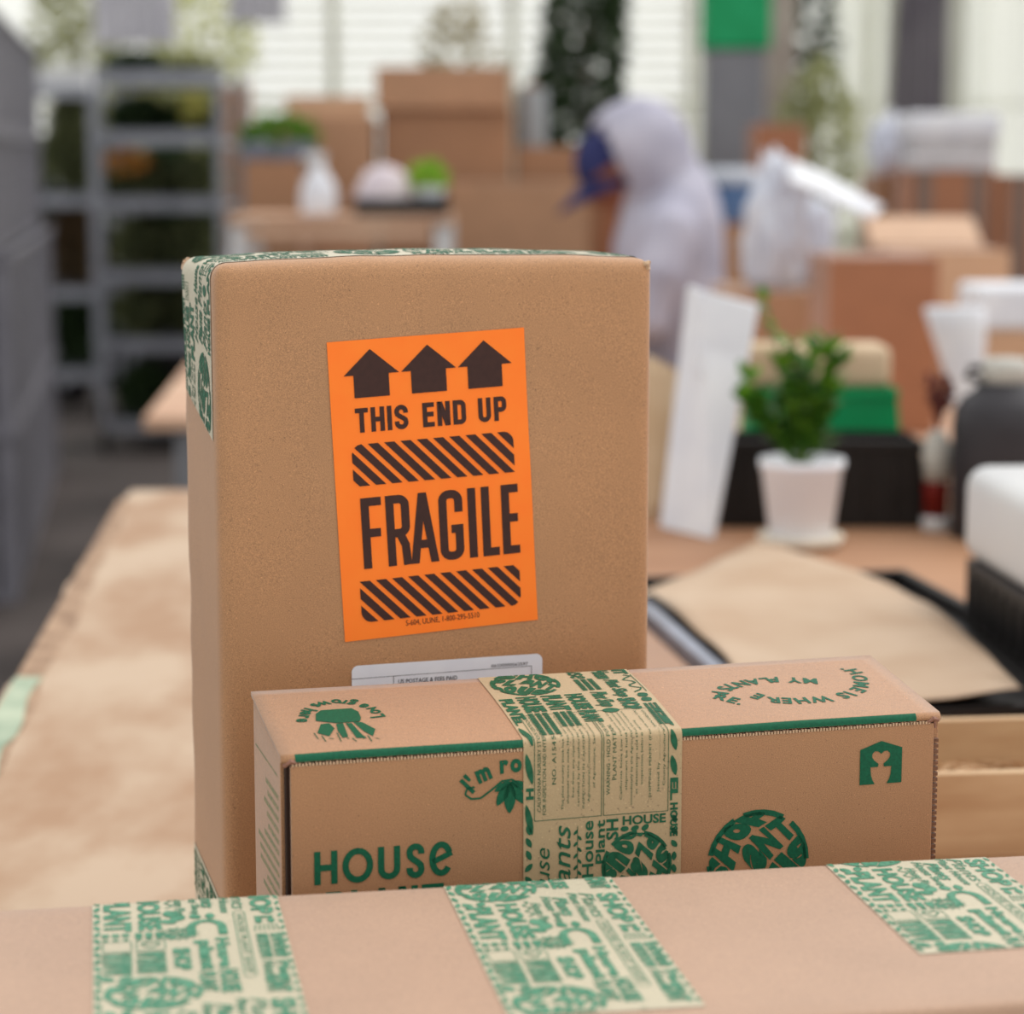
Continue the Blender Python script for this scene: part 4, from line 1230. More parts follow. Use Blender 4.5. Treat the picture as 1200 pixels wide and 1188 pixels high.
near_rear()

# ============================================================ BACKGROUND
def carton(label, x0, x1, y0, y1, z0, z1, m, rz=0, tape=M_CTAPE, flaps=False, name='cardboard_box', wrap=False, tilt=0):
    """closed corrugated carton: body, two top flaps meeting at a seam, tape over it"""
    cx_, cy_ = (x0 + x1) / 2, (y0 + y1) / 2; W, D, H_ = x1 - x0, y1 - y0, z1 - z0
    t = thing(name, label, 'box', (cx_, cy_, z0), rz)
    box('box_body', (-W / 2, W / 2, -D / 2, D / 2, 0, H_ - .004), m, t, .004)
    if not flaps:
        box('top_flap', (-W / 2, W / 2, -D / 2, -.0015, H_ - .004, H_), m, t, .001)
        box('top_flap', (-W / 2, W / 2, .0015, D / 2, H_ - .004, H_), m, t, .001)
    else:
        for sgn in (-1, 1):
            bm = bmesh.new(); bx(bm, -W / 2, W / 2, 0, D * .5, -.002, .002, .001)
            a_ = R(flaps if sgn > 0 else 150)
            mt_ = Matrix.Translation((0, D / 2 * (1 if sgn > 0 else -1), H_ - .002)) @ Matrix.Rotation(a_ if sgn > 0 else R(-97), 4, 'X')
            bmesh.ops.transform(bm, matrix=mt_, verts=bm.verts); obj('top_flap', bm, K_BG[2], t)
    if tape is not None:
        bm = bmesh.new(); tw = .025
        bx(bm, -W / 2 - .0008, W / 2 + .0008, -tw, tw, H_, H_ + .0008) if not flaps else None
        bx(bm, -W / 2 - .001, -W / 2, -tw, tw, H_ * .75, H_ + .0008); bx(bm, W / 2, W / 2 + .001, -tw, tw, H_ * .75, H_ + .0008)
        if wrap:
            for xx in (-W * .30, W * .30): bx(bm, xx - tw, xx + tw, -D / 2 - .001, -D / 2, 0, H_)
        obj('box_tape', bm, M_CTAPE2 if wrap else tape, t)
    return t
def px_carton(label, px0, px1, pyt, Y, D, z0, m, pyb=None, rz=0, **k):
    x0, x1 = at(px0, pyt, Y).x, at(px1, pyt, Y).x; z1 = at(px0, pyt, Y).z
    return carton(label, x0, x1, Y, Y + D, z0, z1, m, rz, **k)
def foliage(name, parent, c, rad, n, L, m, seed, W=None, fn=None, density=None):
    rnd = random.Random(seed); bm = bmesh.new(); W = W or L * .45
    for k in range(n):
        while True:
            p = Vector((rnd.uniform(-1, 1), rnd.uniform(-1, 1), rnd.uniform(-1, 1)))
            if p.length < 1: break
        p = p * (p.length ** -.25 if p.length > 0 else 1)
        if fn: p = fn(p)
        q = Vector((c[0] + p.x * rad[0], c[1] + p.y * rad[1], c[2] + p.z * rad[2]))
        d = (Vector((p.x, p.y, p.z + .4)) + Vector((rnd.uniform(-1, 1), rnd.uniform(-1, 1), rnd.uniform(-.6, 1))) * .7).normalized()
        s_ = d.cross(Vector((rnd.uniform(-1, 1), rnd.uniform(-1, 1), rnd.uniform(-1, 1)))).normalized() * W / 2
        l_ = L * rnd.uniform(.6, 1.2)
        a = bm.verts.new(q); b = bm.verts.new(q + d * l_ * .5 + s_); e = bm.verts.new(q + d * l_ - Vector((0, 0, l_ * .15))); f = bm.verts.new(q + d * l_ * .5 - s_)
        bm.faces.new((a, b, e, f))
    me = bpy.data.meshes.new(name); bm.to_mesh(me); bm.free(); return link(name, me, m, parent)

# --- left: low table corner seen past the tall box
a = atz(168, 488, .9); b = atz(214, 428, .9)
table('side_table', 'low wooden table whose pale corner shows left of the tall box', [(a.x, a.y), (.15, a.y + .02), (.17, b.y + .25), (b.x - .0, b.y + .1)], .9, .03, M_BENCH,
      [(a.x + .08, a.y + .08), (.07, a.y + .1), (a.x + .08, b.y), (.07, b.y)])
carton('shallow flat carton under the bending person\'s hands', -.14, .12, 5.74, 6.22, .90, .932, K_BG[0])

# --- left back bench with slats
def back_bench():
    Y = 7.0; x0, x1 = at(268, 255, Y).x, at(528, 255, Y).x; z = at(400, 253, Y).z
    t = thing('packing_bench', 'narrow packing bench with white metal legs and wooden slats behind the tall box', 'bench', ((x0 + x1) / 2, Y, 0)); w = (x1 - x0) / 2
    box('bench_top', (-w, w, 0, .5, z - .025, z), M_BENCH, t, .004)
    for k in range(4): box('slat', (-w + .05, w - .06, .0, .02, z - .075 - k * .085, z - .035 - k * .085), M_BENCH, t, .003)
    for xx in (-w, w - .05):
        for yy in (.0, .45): box('leg', (xx, xx + .05, yy + (.02 if yy == 0 else 0), yy + .05, 0, z - .025), M_WHITE, t, .004)
    # spray bottle
    c = at(373, 246, Y + .1); sb = thing('spray_bottle', 'white plastic spray bottle standing on the back bench', 'bottle', (c.x, Y + .12, z))
    bm = bmesh.new(); lathe(bm, [(.052, 0), (.055, .01), (.055, .07), (.045, .10), (.022, .135), (.018, .15)], 0, 0, 24); obj('bottle_body', bm, M_WHITE2, sb, True)
    bm = bmesh.new(); lathe(bm, [(.02, .148), (.02, .165)], 0, 0, 18); obj('collar', bm, M_WHITE, sb)
    bm = bmesh.new(); bx(bm, -.045, .022, -.011, .011, .164, .186, .004); bx(bm, -.052, -.043, -.006, .006, .17, .18, .001); obj('spray_head', bm, M_WHITE, sb)
    bm = bmesh.new(); tube(bm, [(-.02, 0, .165), (-.034, 0, .15), (-.036, 0, .13)], .004, 6); obj('trigger', bm, M_WHITE, sb)
    # black tray with bundle and plant
    xa, xb = at(414, 250, Y).x, at(524, 250, Y).x
    tr = thing('display_tray', 'shallow black tray on the back bench holding a wrapped bundle and a lime plant', 'tray', ((xa + xb) / 2, Y + .04, z)); tw = (xb - xa) / 2
    box('tray_base', (-tw, tw, 0, .28, 0, .006), M_BLACK, tr, .001)
    for d in ((-tw, tw, -.0, .006, .006, .05), (-tw, tw, .274, .28, .006, .05), (-tw, -tw + .006, .006, .274, .006, .05), (tw - .006, tw, .006, .274, .006, .05)): box('rim', d, M_BLACK, tr, .001)
    # bundle
    c = at(450, 240, Y + .17); bm = bmesh.new()
    bmesh.ops.create_uvsphere(bm, u_segments=28, v_segments=16, radius=1)
    for v in bm.verts:
        n_ = noise.noise(v.co * 3.1) * .16 + noise.noise(v.co * 8) * .06
        v.co = Vector((v.co.x * (.088 + n_ * .05), v.co.y * .07, max(-.35, v.co.z) * (.105 + n_ * .04) + .037))
    o = obj('wrapped_bundle', bm, M_PINKW, None, True); o.location = (c.x, Y + .17, z + .006); tag(o, 'rounded bundle in pinkish white paper sitting in the black bench tray', 'bundle')
    c = at(503, 240, Y + .15); pp = thing('potted_plant', 'small lime green plant in a white pot in the black bench tray', 'plant', (c.x, Y + .16, z + .006))
    bm = bmesh.new(); pot_mesh(bm, .035, .045, .075); obj('pot', bm, M_POT, pp, True)
    foliage('leaves', pp, (0, 0, .105), (.042, .04, .035), 160, .038, M_LIME, 5)
back_bench()

# --- cartons left of centre
table('rear_table', 'long rear work table the stacked background cartons stand on', [(-.95, 7.62), (.98, 7.62), (.98, 8.7), (-.95, 8.7)], .98, .03, M_BENCH, [(-.9, 7.7), (.9, 7.7), (-.9, 8.6), (.9, 8.6)])
px_carton('brown carton at the left of the rear table below the dark plant tray', 285, 352, 188, 7.66, .3, .98, K_BG[1])
px_carton('wide pinkish brown carton behind the spray bottle, left of the tallest stack', 312, 436, 138, 8.0, .42, .98, K_BG[0])
t_ = px_carton('small tilted carton on top of the wide pinkish brown carton', 330, 428, 112, 8.05, .3, at(330, 138, 8.0).z, K_BG[2], rz=R(6))
# dark tray with greens on the left carton
c0 = at(300, 188, 7.7); c1 = at(378, 188, 7.7)
zt = at(300, 188, 7.66).z
tr = thing('plant_tray', 'blue grey tray of bright green seedlings on a rear table carton', 'tray', ((at(285,188,7.7).x + at(352,188,7.7).x)/2 + .02, 7.80, zt))
for d in ((-.11, .11, -.09, -.084, .004, .06), (-.11, .11, .084, .09, .004, .06), (-.11, -.104, -.084, .084, .004, .06), (.104, .11, -.084, .084, .004, .06)): box('rim', d, mat('blue_grey_tray', (112, 118, 132), .6), tr, .001)
box('tray_base', (-.11, .11, -.09, .09, 0, .005), M_TRAYDARK, tr, .001)
foliage('leaves', tr, (0, 0, .085), (.11, .08, .045), 260, .05, M_LEAF, 6)['kind'] = 'stuff'
# tallest stack
px_carton('large carton at the bottom of the tallest stack behind the tall box', 446, 600, 128, 8.1, .5, .98, K_BG[1])
xa, xb = at(440, 100, 8.06).x, at(598, 100, 8.06).x
zz = at(446, 128, 8.1).z
carton('pale shallow carton topping the tallest stack behind the tall box', xa, xb, 8.06, 8.6, zz, at(440, 78, 8.06).z, K_BG[0])
px_carton('wide carton with light upper edge between the tallest stack and the person', 526, 690, 214, 7.66, .38, .98, K_BG[0])
o = px_carton('slim upright carton standing at the person\'s left side behind the visor', 664, 692, 205, 7.62 - .0, .03, .98, K_BG[2]) if False else None
px_carton('brown carton behind the wide light-edged carton, left of the person\'s cap', 604, 704, 172, 8.15, .4, .98, K_BG[1], rz=R(0))
px_carton('dark brown carton directly behind the person\'s hood', 700, 800, 150, 8.2, .4, .98, K_BG[3])
# roll of bluish film
c = at(618, 180, 8.4); zc_ = .98
ft = thing('film_roll', 'tall bluish grey roll of plastic film standing right of the tallest carton stack', 'roll', (at(622, 100, 8.62).x, 8.6, .98))
bm = bmesh.new(); lathe(bm, [(.055, 0), (.06, .01), (.06, at(622, 98, 8.6).z - .98 - .03), (.055, at(622, 98, 8.6).z - .98 - .02), (.03, at(622, 98, 8.6).z - .98 - .02)], 0, 0, 24); obj('film', bm, mat('bluish_film', (176, 180, 184), .35, (160, 166, 170), 10, trans=.3), ft, True)
bm = bmesh.new(); lathe(bm, [(.024, at(622, 98, 8.6).z - .98 - .02), (.024, at(622, 98, 8.6).z - .98)], 0, 0, 18); obj('core', bm, K_BG[1], ft, True)
# right end of rear table
px_carton('carton under the blue container behind the person\'s back', 812, 890, 262, 7.66, .35, .98, K_BG[0])
zb = at(812, 262, 7.66).z; xc = at(850, 230, 7.8).x
b_ = thing('storage_tub', 'blue plastic tub with a pale lid behind the person\'s back', 'tub', (xc, 7.80, zb))
bm = bmesh.new(); lathe(bm, [(.085, 0), (.09, .005), (.105, .12), (.108, .13)], 0, 0, 28); obj('tub_body', bm, M_BLUE, b_, True)
bm = bmesh.new(); lathe(bm, [(.113, .126), (.115, .132), (.113, .16), (.098, .176), (.04, .178)], 0, 0, 28); obj('tub_lid', bm, mat('pale_blue_lid', (196, 202, 214), .4), b_, True)
px_carton('reddish brown carton peeping over the white plastic bags', 886, 944, 146, 8.2, .3, .98, K_BG[3])

# --- right bench (z .90)
table('right_bench', 'wooden bench behind the near table carrying cartons and white bags', [(.16, 3.55), (1.7, 3.55), (1.7, 5.75), (.28, 5.75)], .9, .03, M_BENCH, [(.3, 3.65), (1.6, 3.65), (.36, 5.6), (1.6, 5.6)])
px_carton('large plain reddish brown carton behind the green bin', 972, 1102, 302, 4.5, .3, .90, K_BG[3])
px_carton('carton beneath the white plastic bags', 850, 972, 342, 5.0, .35, .90, K_BG[0])
px_carton('open carton with pale raised flap at the right', 1046, 1184, 292, 5.1, .3, .90, K_BG[1], flaps=24)
# white bags
def crumple(name, label, c, r, z0, m, seed, cat='bag'):
    bm = bmesh.new(); bmesh.ops.create_uvsphere(bm, u_segments=40, v_segments=26, radius=1)
    for v in bm.verts:
        p = v.co.copy(); o_ = Vector((seed, seed * 2, 0))
        n_ = noise.noise(p * 2 + o_) * .35 + abs(noise.noise(p * 4 + o_)) * .3 + noise.noise(p * 9 + o_) * .08
        q = p * (1 + n_); v.co = Vector((q.x * r[0], q.y * r[1], max(q.z * r[2], -r[2] * .85)))
    zmin = min(v.co.z for v in bm.verts)
    for v in bm.verts: v.co.z -= zmin
    o = obj(name, bm, m, None, True); o.location = (c[0], c[1], z0); return tag(o, label, cat)
z5 = at(850, 342, 5.0).z
crumple('plastic_bag', 'tall crumpled white plastic bag just right of the person, left of its pair', (at(910, 250, 5.15).x, 5.14, z5), (.064, .07, .150), z5, M_BAG, 1)
crumple('plastic_bag', 'lower crumpled white plastic bag slumping over the carton edge, right of its pair', (at(962, 300, 5.12).x, 5.30, z5 - .0), (.05, .06, .10), z5, M_BAG, 4)
# flat white sheet slanting to the right over the bags
bm = bmesh.new(); A_, B_, C_, D_ = at(925, 190, 5.12), at(1034, 244, 5.12), at(1020, 258, 5.0), at(922, 212, 5.0)
q = [bm.verts.new(p) for p in (A_, B_, C_, D_)]; bm.faces.new(q)
bmesh.ops.subdivide_edges(bm, edges=bm.edges[:], cuts=6, use_grid_fill=True)
for v in bm.verts: v.co.y += .02 * noise.noise(v.co * 9); v.co.z += .012 * noise.noise(v.co * 12)
o = obj('mailing_pouch', bm, M_WHITE2, None, True); so = o.modifiers.new('t', 'SOLIDIFY'); so.thickness = .006
tag(o, 'flat white mailing pouch slanting out over the crumpled white bags', 'pouch')
# hanging lower bag
# white cone and white block on the right
zb_ = .90
c = at(1130, 470, 3.8); bm = bmesh.new()
hz = lambda py: at(1130, py, 3.8).z - .9
lathe(bm, [(.012, 0), (.016, hz(500)), (.030, hz(440)), (.046, hz(385)), (.050, hz(362)), (.046, hz(360)), (.03, hz(430))], 0, 0, 24)
for v in bm.verts:
    v.co.x += -.03 * (v.co.z / hz(360)) ** 2; v.co.y *= .6
o = obj('paper_cone', bm, M_WHITE2, None, True); o.location = (c.x + .01, 3.8, .9); tag(o, 'white paper cone standing on its tip left of the white block', 'paper')
px_carton('tan carton under the white block at the right edge', 1160, 1260, 388, 3.95, .25, .90, K_BG[2])
z_ = at(1160, 388, 3.95).z
bm = bmesh.new(); bx(bm, at(1150, 360, 3.95).x, at(1262, 360, 3.95).x, 3.97, 4.17, z_, at(1150, 337, 3.95).z, .01, None, 3)
o = obj('foam_block', bm, M_WHITE2); tag(o, 'white foam block on the tan carton at the right edge', 'foam')
# --- far right table
table('far_table', 'far right work table loaded with taped cartons and white boxes', [(.98 + .05, 6.45), (2.2, 6.45), (2.2, 7.5), (.98 + .05, 7.5)], .9, .03, M_BENCH, [(1.1, 6.55), (2.1, 6.55), (1.1, 7.4), (2.1, 7.4)])
px_carton('orange brown carton with two grey tape bands, left of the pair at the far right', 1062, 1168, 200, 6.5, .4, .90, K_BG[3], wrap=True)
px_carton('orange brown carton with two grey tape bands at the right frame edge', 1172, 1290, 205, 6.5, .4, .90, K_BG[3], wrap=True)
px_carton('small carton left of the banded cartons under the upright white bag', 988, 1058, 192, 7.0, .3, .90 if False else .90, K_BG[1]) if False else None
px_carton('narrow carton beside the banded cartons on the far right table', 1026, 1058, 205, 6.75, .3, .90, K_BG[1])
zk = at(1062, 200, 6.5).z
wb = thing('foam_cooler', 'white foam cooler box with lid on the banded carton', 'box', (at(1116, 180, 6.6).x, 6.56, zk)); 
h_ = at(1116, 162, 6.56).z - zk
box('cooler_body', (-.115, .115, 0, .26, 0, h_), mat('pale_grey_foam', (200, 200, 204), .6), wb, .006)
box('cooler_lid', (-.125, .125, -.01, .27, h_, h_ + .07), M_WHITE2, wb, .012)
crumple('plastic_bag', 'upright white plastic bag standing left of the foam cooler', (at(1040, 160, 6.9).x, 6.9, at(1026, 205, 6.75).z), (.045, .05, .09), at(1026, 205, 6.75).z, M_BAG, 7)

# --- tall columns, curtains, plants
c = at(862, 190, 9.0)
cl = thing('support_column', 'square grey column with a green wrap at its top, behind the person', 'column', (c.x, 9.1, 0))
w_ = (at(896, 190, 9).x - at(830, 190, 9).x) / 2
box('column_shaft', (-w_, w_, -w_, w_, 0, 3.4), M_POST, cl, .008)
box('base_plate', (-w_ - .05, w_ + .05, -w_ - .05, w_ + .05, 0, .02), M_POST, cl, .003)
zg = at(862, 58, 9).z
bm = bmesh.new(); bx(bm, -w_ - .02, w_ + .02, -w_ - .02, w_ + .02, zg, zg + .8, .02, None, 3); o = obj('green_wrap', bm, M_GREENWRAP, cl); o['label'] = 'bright green wrap'
c = at(912, 190, 10)
cl2 = thing('support_post', 'pinkish grey post beside the green wrapped column', 'post', (c.x, 10.0, 0))
box('post_shaft', (-.06, .06, -.06, .06, 0, 3.6), M_POST2, cl2, .006); box('base_plate', (-.11, .11, -.11, .11, 0, .015), M_POST2, cl2, .002)
def curtain(label, px0, px1, Y, z0, z1, amp, m, seed, taper=0, name='plastic_curtain', cat='curtain'):
    x0, x1 = at(px0, 100, Y).x, at(px1, 100, Y).x; n_ = 60
    bm = bmesh.new(); g = []
    rnd = random.Random(seed); ph = rnd.uniform(0, 6)
    for i in range(n_ + 1):
        u = i / n_; col_ = []
        for j in range(13):
            v = j / 12; xx = (x0 + x1) / 2 + (u - .5) * (x1 - x0) * (1 - taper * (1 - v) ** 1.2)
            col_.append(bm.verts.new((xx, Y + amp * math.sin(u * 26 + ph + v) + amp * .5 * math.sin(u * 61 + v * 2), z0 + (z1 - z0) * v)))
        g.append(col_)
    for i in range(n_):
        for j in range(12): bm.faces.new((g[i][j], g[i + 1][j], g[i + 1][j + 1], g[i][j + 1]))
    return tag(obj(name, bm, m, None, True), label, cat)
rail_y = 12.0
curtain('pale draped plastic curtain narrowing downward right of the grey column', 960, 1062, 12.0, 1.0, 3.3, .05, M_CURTAIN, 2, .6)
curtain('wide pale plastic curtain hanging at the upper right edge', 1112, 1330, 11.6, .5, 3.3, .05, M_CURTAIN, 3, .0)
curtain('mauve grey cloth hanging between the two pale curtains', 1036, 1128, 12.6, 1.0, 3.3, .03, M_GREYCLOTH, 5, .0, 'hanging_cloth', 'cloth')
curtain('light grey shade cloth hanging high left of centre', 112, 208, 14.0, at(150, 52, 14).z, 3.4, .03, M_SHADE, 6, 0, 'shade_cloth', 'cloth')
curtain('small light grey shade cloth hanging high above the cartons', 268, 336, 14.2, at(300, 27, 14.2).z, 3.4, .03, M_SHADE, 7, 0, 'shade_cloth', 'cloth')
# curtain rail
bm = bmesh.new(); tube(bm, [(-7, 14.1, 3.42), (7, 14.1, 3.42)], .03, 8); tube(bm, [(-7, 14.1, 0), (-7, 14.1, 3.42)], .03, 8); tube(bm, [(7, 14.1, 0), (7, 14.1, 3.42)], .03, 8)
struct(obj('trim_1', bm, M_FRAME))
bm = bmesh.new(); tube(bm, [(.9, 12.1, 3.32), (6, 12.1, 3.32)], .06, 8); tube(bm, [(6, 12.1, 0), (6, 12.1, 3.32)], .05, 8); tube(bm, [(.98, 12.1, 0), (.98, 12.1, 3.32)], .03, 8)
struct(obj('trim_2', bm, M_FRAME))

def tree(name, label, px, Y, zc, rad, n, L, m, seed, fn=None, pot=True, cat='plant', potm=M_DARKGREY):
    x = at(px, 100, Y).x
    t = thing(name, label, cat, (x, Y, 0))
    if pot:
        bm = bmesh.new(); pot_mesh(bm, .16, .2, .34); obj('pot', bm, potm, t, True)
        bm = bmesh.new(); lathe(bm, [(0.001, .30), (.18, .32), (.18, .325), (.001, .335)], 0, 0, 16); obj('soil', bm, M_SOIL, t)
    bm = bmesh.new(); tube(bm, [(0, 0, .3 if pot else 0), (.02, 0, zc * .6), (0, 0, zc)], [.025, .02, .012], 8); obj('trunk', bm, M_BARK, t, True)
    foliage('leaves', t, (0, 0, zc), rad, n, L, m, seed, fn=fn)
    return t
tree('columnar_tree', 'tall dark green columnar tree in front of the bright wall, above the person', 686, 10.5, 2.05, (.125, .14, .72), 1900, .09, M_LEAF_D, 3, fn=lambda p: Vector((p.x * (1.15 - .5 * p.z) - .35 * max(0, -p.z), p.y, p.z)))
tree('potted_shrub', 'dark leafy shrub standing right of the pinkish post', 952, 11.0, 2.05, (.075, .1, .5), 420, .09, M_LEAF_D, 4)
tree('potted_shrub', 'pale olive shrub low behind the white bags', 958, 9.6, 1.5, (.14, .14, .3), 500, .08, M_LEAF_O, 5)
tree('potted_shrub', 'broad olive shrub at the far upper left behind the trolley', 176, 17.2, 1.75, (.5, .3, .42), 1000, .14, M_LEAF_O, 6)
tree('potted_shrub', 'tall pale yellow green shrub above the plant trolley', 246, 18.2, 2.4, (.34, .25, .55), 420, .14, M_LEAF_P, 7)
tree('potted_shrub', 'grey olive shrub between the two plant racks at the upper left', 92, 16.4, 2.35, (.28, .3, .5), 620, .13, M_LEAF_O, 9)
tree('potted_shrub', 'small brownish tree against the bright wall above the tallest stack', 540, 15.5, 2.0, (.22, .2, .45), 260, .12, mat('leaf_tan', (176, 164, 122), .6, (150, 138, 100), 8, trans=.3), 10)

bb = thing('cardboard_bundle', 'upright pinkish brown bundle of flattened cardboard right of the plant trolley', 'cardboard', (at(279, 200, 12.7).x, 12.7, 0), R(4))
for k in range(5): box('cardboard_panel', (-.075, .075, k * .022, k * .022 + .018, 0, at(279, 98 + k * 5, 12.7).z), K_BG[(k * 3) % 3], bb, .003)
bm = bmesh.new(); bx(bm, -.078, .078, -.003, .115, .9, .93); bx(bm, -.078, .078, -.003, .115, 1.5, 1.53); obj('strap', bm, M_WHITE, bb)
for k, (px_, where_) in enumerate(((62, 'behind the grey crates'), (128, 'behind the left half of the plant trolley'), (196, 'behind the middle of the plant trolley'), (262, 'behind the cardboard bundle'))):
    tree('potted_shrub', 'dense dark bushy shrub in a pot, ' + where_, px_, 14.0 + .95 * (k % 2), .95, (.15, .2, .60), 1500, .12, M_LEAF_D, 60 + k)
# --- plant trolley
def trolley(label, px0, px1, Y, H_, shelves, seed, D=.9, rest=True):
    x0, x1 = at(px0, 200, Y).x, at(px1, 200, Y).x
    cx_ = (x0 + x1) / 2; w = (x1 - x0) / 2
    t = thing('plant_trolley', label, 'trolley', (cx_, Y, 0))
    for sx in (-w, w):
        for sy in (0, D):
            box('post', (sx - .018, sx + .018, sy - .018, sy + .018, .12, H_), M_TROLLEY, t, .003)
            bm = bmesh.new(); lathe(bm, [(.045, -.018), (.055, -.012), (.055, .012), (.045, .018)], 0, 0, 18, Matrix.Translation((sx, sy, .055)) @ Matrix.Rotation(PI / 2, 4, 'Y'))
            bx(bm, sx - .012, sx + .012, sy - .012, sy + .012, .055, .13); obj('caster', bm, M_BLACK, t, False)
    rnd = random.Random(seed)
    for z in shelves:
        box('shelf', (-w + .018, w - .018, -.01, D + .01, z - .02, z), M_TROLLEY, t, .002)
        box('shelf_lip', (-w + .018, w - .018, -.022, -.0105, z - .03, z + .035), M_TROLLEY, t, .002)
    return t, cx_, w
Yt = 11.5
zs = [at(190, y, Yt).z for y in (92, 163, 240, 325, 405, 500)]
tt, tcx, tw = trolley('grey steel plant trolley with six shelves of seedlings at the left', 116, 258, Yt, at(112, 78, Yt).z, zs, 1)
M_LEAF_M = mat('leaf_muted', (128, 132, 92), .6, (84, 92, 62), 9, trans=.2)
fol = [(M_LEAF_O, .06, 'pale olive'), (M_LEAF_D, .14, 'dark green'), (M_LEAF_M, .17, 'muted'), (M_LEAF_M, .24, 'deep green'), (M_LEAF_M, .22, 'dense dark'), (M_LEAF_D, .24, 'low dark')]
names = ['top', 'second', 'third', 'fourth', 'fifth', 'bottom']
for k, z in enumerate(zs):
    for s_, (sx, sd) in enumerate(((-1, 'left'), (1, 'right'))):
        m, h, cn = fol[k]
        if k == 0: m = M_LEAF_D if s_ == 0 else M_LEAF_O
        tr = thing('seedling_tray', f'dark tray of {cn} seedlings, {sd} half of the {names[k]} trolley shelf', 'tray', (tcx + sx * tw * .47, Yt + .02, z))
        a_ = tw * .42
        box('tray_base', (-a_, a_, 0, .5, 0, .006), M_TRAYDARK, tr, .001)
        for d in ((-a_, a_, 0, .008, .006, .05), (-a_, a_, .492, .5, .006, .05), (-a_, -a_ + .008, .008, .492, .006, .05), (a_ - .008, a_, .008, .492, .006, .05)): box('rim', d, M_TRAYDARK, tr, .001)
        foliage('seedlings', tr, (0, .25, .04 + h * .5), (a_ * .86, .22, h * .45), 620, .075, m, 40 + k * 2 + s_)['kind'] = 'stuff'
        if k == 1 and s_ == 1: foliage('yellow_highlight', tr, (.03, .02, .15), (.055, .05, .07), 150, .04, M_YEL, 77)['kind'] = 'stuff'  # yellow cluster put in to imitate a bright highlight
        if k == 2 and s_ == 0: foliage('orange_flowers', tr, (-.03, .02, .21), (.10, .05, .05), 170, .04, M_ORG, 78)['kind'] = 'stuff'
Y2 = 13.0
zs2 = [at(70, y, Y2).z for y in (108, 236, 345, 440)]
t2, c2x, w2 = trolley('second steel trolley of plants behind the grey crates, with a white tray on top', 40, 110, Y2, at(50, 104, Y2).z, zs2, 2, .7)
# white tray on top of second trolley
wt = thing('foam_tray', 'shallow white foam tray lying on the second trolley', 'tray', (c2x - .01, Y2 + .0, zs2[0] + .0))
box('tray_base', (-w2 * .9, w2 * .9, .03, .6, 0, .03), M_WHITE, wt, .008)
for d in ((-w2 * .9, w2 * .9, .03, .06, 0.03, .13), (-w2 * .9, w2 * .9, .57, .6, 0.03, .13), (-w2 * .9, -w2 * .9 + .03, .06, .57, .03, .13), (w2 * .9 - .03, w2 * .9, .06, .57, .03, .13)): box('rim', d, M_WHITE, wt, .008)
for k, z in enumerate(zs2[1:]):
    tr = thing('seedling_tray', ['dark tray of tall green plants on the upper shelf of the second trolley', 'dark tray of brownish plants on the middle shelf of the second trolley', 'dark tray of low plants on the lowest shelf of the second trolley'][k], 'tray', (c2x, Y2 + .03, z))
    a_ = w2 * .88; box('tray_base', (-a_, a_, 0, .5, 0, .006), M_TRAYDARK, tr, .001)
    for d in ((-a_, a_, 0, .008, .006, .06), (-a_, a_, .492, .5, .006, .06), (-a_, -a_ + .008, .008, .492, .006, .06), (a_ - .008, a_, .008, .492, .006, .06)): box('rim', d, M_TRAYDARK, tr, .001)
    hh_ = [.55, .42, .38][k]
    foliage('leaves', tr, (0, .25, .05 + hh_ * .5), (a_ * .8, .2, hh_ * .42), 900, .1, [M_LEAF_M, mat('leaf_brown', (112, 88, 62), .7, (70, 60, 40), 10), M_LEAF_D][k], 90 + k)['kind'] = 'stuff'

# --- stack of grey crates, far left
def crate_proto(W, D, H_):
    t = thing('plastic_crate', '', 'crate', (0, 0, 0), 0, None)
    bm = bmesh.new()
    for (a0, a1, fy) in ((-W / 2, W / 2, -D / 2), (-W / 2, W / 2, D / 2 - .012)):
        bx(bm, a0, a1, fy, fy + .012, 0, .03); bx(bm, a0, a1, fy, fy + .012, H_ - .04, H_ - .003)
        for k in range(15):
            x = a0 + (a1 - a0 - .05) * k / 14; bx(bm, x, x + .05, fy + .001, fy + .011, .03, H_ - .04)
        for z in (H_ * .4, H_ * .65): bx(bm, a0, a1, fy + .002, fy + .010, z - .008, z + .008)
    for fx in (-W / 2, W / 2 - .012):
        bx(bm, fx, fx + .012, -D / 2 + .012, D / 2 - .012, 0, .03); bx(bm, fx, fx + .012, -D / 2 + .012, D / 2 - .012, H_ - .04, H_ - .003)
        for k in range(15):
            y = -D / 2 + .012 + (D - .074) * k / 14; bx(bm, fx + .001, fx + .011, y, y + .05, .03, H_ - .04)
        for z in (H_ * .4, H_ * .65): bx(bm, fx + .002, fx + .010, -D / 2 + .012, D / 2 - .012, z - .008, z + .008)
    obj('crate_walls', bm, M_CRATE, t)
    bm = bmesh.new(); bx(bm, -W / 2 + .02, W / 2 - .02, -D / 2 + .02, D / 2 - .02, .006, H_ - .02, .004); o = obj('crate_liner', bm, M_CRATEIN, t)
    bm = bmesh.new()
    for d in ((-W / 2 - .012, W / 2 + .012, -D / 2 - .012, -D / 2 - .0), (-W / 2 - .012, W / 2 + .012, D / 2, D / 2 + .012), (-W / 2 - .012, -W / 2, -D / 2, D / 2), (W / 2, W / 2 + .012, -D / 2, D / 2)):
        bx(bm, *d, H_ - .028, H_ - .003, .003)
    obj('rim', bm, M_CRATE, t)
    return t
ztop = at(30, 62, 11).z; zmid = 1.13
pa = Vector((at(8, 300, 7.5).x, 7.5, 0)); pb_ = Vector((at(60, 262, 11).x, 11, 0))
dv = (pb_ - pa); Ln = dv.length / 3; dv.normalize(); yawc = math.atan2(dv.y, dv.x) - PI / 2
